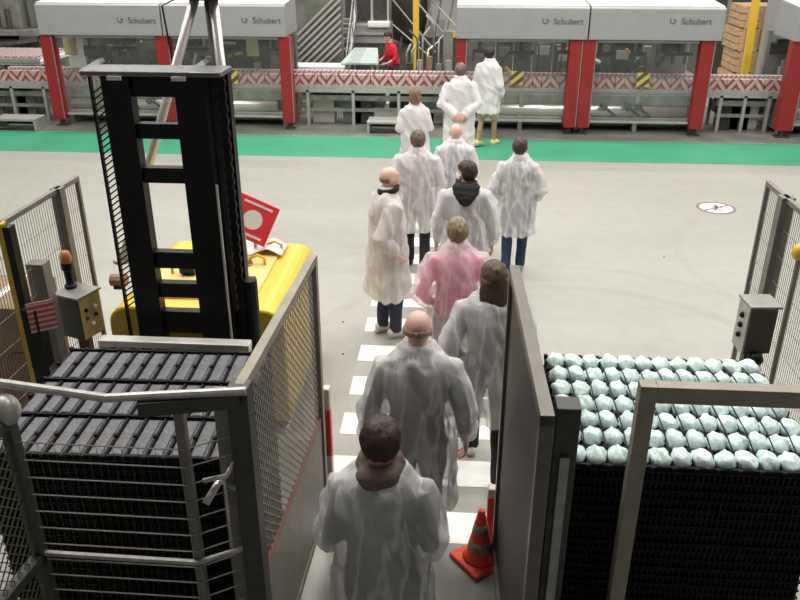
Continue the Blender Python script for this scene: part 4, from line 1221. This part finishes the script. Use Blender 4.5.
    # ---- shoes
    sm_ = mat('shoe_%02d_%02d' % (int(shoes[0] * 99), int(shoes[2] * 99)), shoes, .6, 0, .1, 10)
    for s in (-1, 1):
        f = feet[s]; a = walk * s; pit = R(-14 * abs(walk)) if a < 0 else R(8 * abs(walk))
        RT = Matrix.Rotation(pit, 3, 'X')
        b = MB(); q = lambda y, z: f + RT @ V((0, y, z))
        b.tube([q(-.075, -.035), q(-.05, -.03), q(.02, -.028), (q(.09, -.045)), q(.15, -.056), q(.18, -.062)],
               [(.030, .035), (.040, .052), (.043, .055), (.048, .040), (.042, .028), (.022, .014)], 12, up=(0, 0, 1))
        fin(b); o = b.build('shoe', sm_, t, smooth=True)
        b = MB(); b.tube([q(-.085, -.078), q(.0, -.078), q(.1, -.080), q(.185, -.078)], [(.036, .008), (.042, .008), (.050, .008), (.026, .008)], 10, up=(0, 0, 1))
        fin(b); b.build('sole', mat('sole_grey', (.35, .34, .33), .7), o, smooth=True)
    # ---- shirt
    sh_m = mat('top_%02d_%02d_%02d' % tuple(int(c * 99) for c in shirt), shirt, .85, 0, .22, 12, bump=.3)
    b = MB()
    b.loft([(.90, .165, .118, 0, -.005), (1.0, .170, .125, 0, -.01), (1.10, .158, .115, 0, 0), (1.25, .178, .128, 0, 0), (1.36, .180, .116, 0, -.012), (1.41, .150, .09, 0, -.014), (1.455, .078, .072, 0, -.008), (1.50, .068, .07, 0, 0)], 20)
    for s in (-1, 1):
        sh, e, w_ = arm_pts(s)
        b.tube([V((s * .10, -.01, 1.365)), sh, sh.lerp(e, .5), e, e.lerp(w_, .5), e.lerp(w_, .86 if coat else .2)], [.048, .052, .052, .050, .047, .038], 12)
    fin(b); me = remesh(b, vox * .9, 3)
    wrinkle(me, .007, 12, 10, seed)
    me.materials.append(sh_m); me.shade_smooth()
    o = bpy.data.objects.new('top', me); COL.objects.link(o); o.parent = t
    # ---- overcoat
    if coat:
        b = MB(); W_ = wide
        b.loft([(hem, .245, .20, 0, -.01), (.72, .238, .19, 0, -.01), (.90, .230, .178, 0, -.012), (1.08, .215, .160, 0, -.012), (1.25, .212, .155, 0, -.014), (1.35, .208, .145, 0, -.018),
                (1.425, .198, .128, 0, -.020), (1.475, .148, .112, 0, -.014), (1.51, .094, .092, 0, 0)] + ([] if hood and hood[1] < 2 else [(1.545, .084, .084, 0, .006)]), 28)
        for s in (-1, 1):
            sh, e, w_ = arm_pts(s); e2 = e + V((s * .01, 0, 0))
            b.tube([V((s * .11, -.01, 1.375)), sh + V((0, 0, .004)), sh.lerp(e2, .5), e2, e2.lerp(w_, .5), w_ - (w_ - e2).normalized() * .015], [.084, .084, .078, .072, .064, .046], 16)
        for v in b.v: v.x *= 1 + (W_ - 1) * .6
        fin(b); me = remesh(b, vox, 4)
        bm = bmesh.new(); bm.from_mesh(me)
        hz = hem * S
        dead = [f for f in bm.faces if f.calc_center_median().z < hz + .02 and f.normal.z < -.6]
        bmesh.ops.delete(bm, geom=dead, context='FACES'); bm.normal_update()
        sd = seed * 3.7
        nos = [V(v.normal) for v in bm.verts]
        for v, vn in zip(bm.verts, nos):
            c_ = v.co; th = math.atan2(c_.x, c_.y)
            low = max(0, min(1, (1.15 * S - c_.z) / (.6 * S)))
            f1 = noise.noise(V((c_.x * 9 + sd, c_.y * 9, c_.z * 2.6)))
            f2 = noise.noise(V((c_.x * 16 + c_.z * 9, c_.y * 15 + sd, c_.z * 7)))
            rid = 1 - abs(noise.noise(V((c_.x * 7 + c_.z * 3, c_.y * 7 - c_.z * 2, c_.z * 3 + sd)))) * 3
            fl = math.sin(th * 9 + 2 * noise.noise(V((th, c_.z * 1.5, sd))) * 3) * .014 * low
            v.co += vn * ((.018 * f1 + .012 * f2 + .018 * max(rid, 0) + fl) * S)
        bm.to_mesh(me); bm.free()
        me.materials.append(coat); me.shade_smooth()
        co = bpy.data.objects.new('overcoat', me); COL.objects.link(co); co.parent = t
        c2 = MB(); nk = 20; cz = -.05 if hood and hood[1] < 2 else 0
        rg = [[V((r_ * math.cos(2 * math.pi * k / nk), .003 + r_ * math.sin(2 * math.pi * k / nk), z + cz)) for k in range(nk)] for r_, z in ((.098, 1.51), (.092, 1.535), (.083, 1.565), (.077, 1.555))]
        c2.rings(rg, cap=False); fin(c2); c2.build('collar', coat, co, smooth=True)
    # ---- hair
    hm = mat('hair_%02d_%02d_%02d' % tuple(int(c * 99) for c in hair_c), hair_c, .6, 0, .45, 60, stretch=(1, 1, .25), bump=.5)
    hz_ = MB()
    if hair in ('short', 'long', 'bob', 'fringe'):
        hz_.ell((0, 0, 0), (1, 1, 1), 40, 26)
        for i, v in enumerate(hz_.v):
            x_, y_, z_ = v
            front = y_ > .15 and z_ < .42 - .25 * abs(x_)
            low = z_ < (-.88 if y_ < -.1 else -.30)
            keep = not (front or low)
            if hair == 'fringe':
                keep = (-.62 < z_ < -.02 + .18 * noise.noise(V((x_ * 4, y_ * 4, seed)))) and y_ < .2
            k = 1.0 if keep else .80
            nn = noise.noise(V((x_ * 4, y_ * 4, z_ * 2.2 + seed))) * .085 + noise.noise(V((x_ * 14, y_ * 14, z_ * 5))) * .05
            if hair == 'fringe': nn *= .3
            th = {'short': .016, 'fringe': .0015, 'long': .018, 'bob': .022}[hair]
            sc = V((.078 + th, .096 + th, .090 + th))
            k2 = k + (nn if keep else 0)
            hz_.v[i] = hd(x_ * sc.x * k2, -.010 + y_ * sc.y * k2, .018 + z_ * sc.z * k2)
        if hair in ('long', 'bob'):
            bot = 1.36 if hair == 'long' else 1.535
            rg = []
            for k in range(9):
                f = k / 8; z = 1.665 + (bot - 1.665) * f
                ring = []
                for j in range(24):
                    a = 2 * math.pi * j / 24; x_, y_ = math.cos(a), math.sin(a)
                    rx = (.092 + .016 * math.sin(f * 3)) * (1 - .28 * f * f); ry = .055 * (1 - .30 * f)
                    w_ = 1 + .20 * noise.noise(V((x_ * 3 + seed, y_ * 3, f * 4))) + .08 * noise.noise(V((x_ * 9, y_ * 9, f * 5)))
                    yy = -.062 - .045 * f + y_ * ry * w_
                    q = HC + HR @ V((x_ * rx * w_, yy, 0)); ring.append(V((q.x, q.y, z + .015 * noise.noise(V((x_ * 3, y_, seed))))))
                rg.append(list(reversed(ring)))
            rg.reverse(); hz_.rings([list(reversed(r_)) for r_ in rg][::-1][::-1])
        fin(hz_); ho = hz_.build('hair', hm, t, smooth=True)
        ss = ho.modifiers.new('sub', 'SUBSURF'); ss.levels = 1; ss.render_levels = 1
    if mask:
        k_ = MB(); rg = []
        for z, sc in ((-.005, .98), (-.03, 1.12), (-.06, 1.12), (-.09, .95)):
            rg.append([hd(.066 * sc * math.sin(a), -.0 + (.092 + .012) * sc * math.cos(a), z) for a in [R(-80 + 16 * j) for j in range(11)]])
        vs = [v for r_ in rg for v in r_]; fs = [(i * 11 + j, i * 11 + j + 1, (i + 1) * 11 + j + 1, (i + 1) * 11 + j) for i in range(3) for j in range(10)]
        k_.add(vs, fs); fin(k_); mo = k_.build('face_mask', mat('mask_white', (.72, .74, .76), .7), t, smooth=True)
        mo.modifiers.new('s', 'SOLIDIFY').thickness = .004
    if hood:
        b = MB(); n = 18; pts = []
        for k in range(n + 1):
            a = 2 * math.pi * k / n
            pts.append(V((.080 * math.sin(a), .004 + .078 * math.cos(a) - .006, 1.53 + .02 * math.cos(a))))
        b.tube(pts, [.030 + .006 * abs(math.sin(k * 1.3)) for k in range(n + 1)], 10, up=(0, 0, 1))
        if hood[1] == 1:      # a full hood hanging down the back
            b.loft([(1.345, .02, .015, 0, -.172), (1.37, .055, .03, 0, -.176), (1.42, .095, .042, 0, -.165), (1.47, .128, .052, 0, -.135), (1.52, .138, .062, 0, -.095), (1.555, .115, .05, 0, -.07)], 20)
        elif hood[1] == 0:    # a rolled hood collar
            b.loft([(1.47, .05, .025, 0, -.112), (1.49, .088, .038, 0, -.10), (1.52, .10, .05, 0, -.08), (1.55, .09, .045, 0, -.062)], 20)
        fin(b); me = remesh(b, .010, 6)
        wrinkle(me, .010, 10, 34, seed)
        me.materials.append(mat('hood_%02d_%02d' % (int(hood[0][0] * 99), int(hood[0][2] * 99)), hood[0], .9, 0, .2, 30)); me.shade_smooth()
        o = bpy.data.objects.new('hood', me); COL.objects.link(o); o.parent = t
    return t

CW_NEAR = coat_mat('nonwoven_sheer', (.86, .85, .85), .46, .94)
CW_MID = coat_mat('nonwoven_mid', (.86, .84, .85), .55, .95)
CW_FULL = coat_mat('cotton_white', (.83, .81, .82), .94, 1.0)
CW_PINKISH = coat_mat('nonwoven_warm', (.87, .81, .80), .80, .98)

person('visitor seen from behind in the foreground, brown hair and brown hood over sheer overcoat', (380, 421), 1.75, rz=-2, hair='short', hair_c=(.038, .018, .010),
       shirt=(.07, .07, .075), trousers=(.03, .03, .035), coat=CW_NEAR, arms=('front', 'front'), hood=((.17, .122, .098), 0), vox=.012, seed=1, wide=1.0, head_nod=-8)
person('balding visitor in a wide sheer overcoat, dark clothes showing through, mid crossing', (418, 311), 1.76, rz=0, hair='fringe', hair_c=(.44, .26, .19), skin=SKIN2,
       shirt=(.045, .05, .065), trousers=(.05, .05, .06), coat=CW_NEAR, arms=('out', 'out'), walk=.5, hem=.50, vox=.012, seed=2, wide=1.06, shoes=(.05, .05, .05), head_nod=-8)
person('visitor with long brown hair, black trousers and white shoes beside the sheet panel', (495, 262), 1.70, rz=3, hair='long', hair_c=(.085, .05, .028),
       shirt=(.07, .065, .075), trousers=(.012, .012, .014), coat=CW_NEAR, arms=('pocket', 'hang'), walk=-.9, hem=.55, vox=.013, seed=3, shoes=(.75, .75, .72), wide=1.05)
person('blond visitor whose pink jumper shows through the overcoat', (458, 218), 1.68, rz=4, hair='short', hair_c=(.24, .17, .10),
       shirt=(.75, .16, .30), trousers=(.20, .19, .19), coat=coat_mat('nonwoven_pink', (.88, .78, .81), .36, .76), arms=('pocket', 'pocket'), walk=.4, hem=.5, vox=.014, seed=4, wide=1.04)
person('balding visitor turned to the right in a long white coat, navy trousers', (388, 166), 1.72, rz=-62, hair='fringe', hair_c=(.22, .14, .10), skin=SKIN2,
       shirt=(.02, .02, .022), trousers=(.03, .035, .07), coat=CW_PINKISH, hood=((.012, .012, .014), 2), arms=('hang', 'bent'), walk=.12, hem=.46, vox=.014, seed=5)
person('dark-haired masked visitor with a black hood over the overcoat', (467, 161), 1.70, rz=0, hair='short', hair_c=(.035, .016, .012), head_turn=48, mask=True,
       shirt=(.16, .15, .17), trousers=(.03, .03, .03), coat=CW_MID, arms=('out', 'out'), walk=.3, hem=.5, vox=.014, seed=6, hood=((.012, .012, .014), 1), wide=1.02)
person('walking visitor in black trousers with grey-mauve top under the overcoat', (418, 130), 1.67, rz=4, hair='short', hair_c=(.12, .085, .06),
       shirt=(.26, .20, .23), trousers=(.012, .012, .013), coat=CW_MID, arms=('front', 'front'), walk=-.7, hem=.56, vox=.015, seed=7, shoes=(.02, .02, .02), wide=1.08)
person('bald visitor in a greyish overcoat behind the black-hooded one', (456, 123), 1.63, rz=0, hair='none', skin=SKIN2,
       shirt=(.20, .20, .26), trousers=(.06, .06, .07), coat=CW_MID, arms=('front', 'front'), walk=.3, hem=.5, vox=.016, seed=8, wide=1.04)
person('visitor in blue jeans walking apart on the right of the crossing', (521, 138), 1.60, rz=-6, hair='short', hair_c=(.05, .022, .016),
       shirt=(.10, .095, .10), trousers=(.025, .045, .11), coat=CW_MID, arms=('pocket', 'pocket'), walk=.35, hem=.55, vox=.015, seed=9, shoes=(.35, .33, .32), wide=1.02, head_turn=-15)
person('visitor with auburn hair in a white coat near the green lane', (415, 89), 1.57, rz=6, hair='bob', hair_c=(.16, .08, .035),
       shirt=(.3, .3, .3), trousers=(.10, .10, .10), coat=CW_FULL, arms=('front', 'front'), hem=.48, vox=.018, seed=10)
person('short-haired visitor in a white coat with hands clasped behind the back', (461, 63), 1.75, rz=2, hair='short', hair_c=(.15, .085, .07),
       shirt=(.3, .3, .3), trousers=(.4, .36, .33), coat=CW_FULL, arms=('behind', 'behind'), hem=.42, vox=.018, seed=11, wide=1.05)
person('black-haired visitor in a white coat and beige shorts by the conveyor', (490, 47), 1.76, rz=-32, hair='short', hair_c=(.012, .010, .010), skin=skin_mat('tan', (.42, .26, .15)),
       shirt=(.3, .3, .3), trousers=(.50, .38, .27), shorts=True, shoes=(.75, .68, .25), coat=CW_FULL, arms=('hang', 'hang'), walk=.45, hem=.62, vox=.018, seed=12)
person('worker in a red shirt bending over the teal sheet table', None, 1.62, rz=125, hair='short', hair_c=(.02, .015, .012), loc=AT(394, 60, 18.35),
       shirt=(.55, .012, .02), trousers=(.03, .03, .04), arms=('fwd', 'fwd'), vox=.018, seed=13, lean=.22, head_nod=-15)

bpy.data.scenes.remove(TMP)
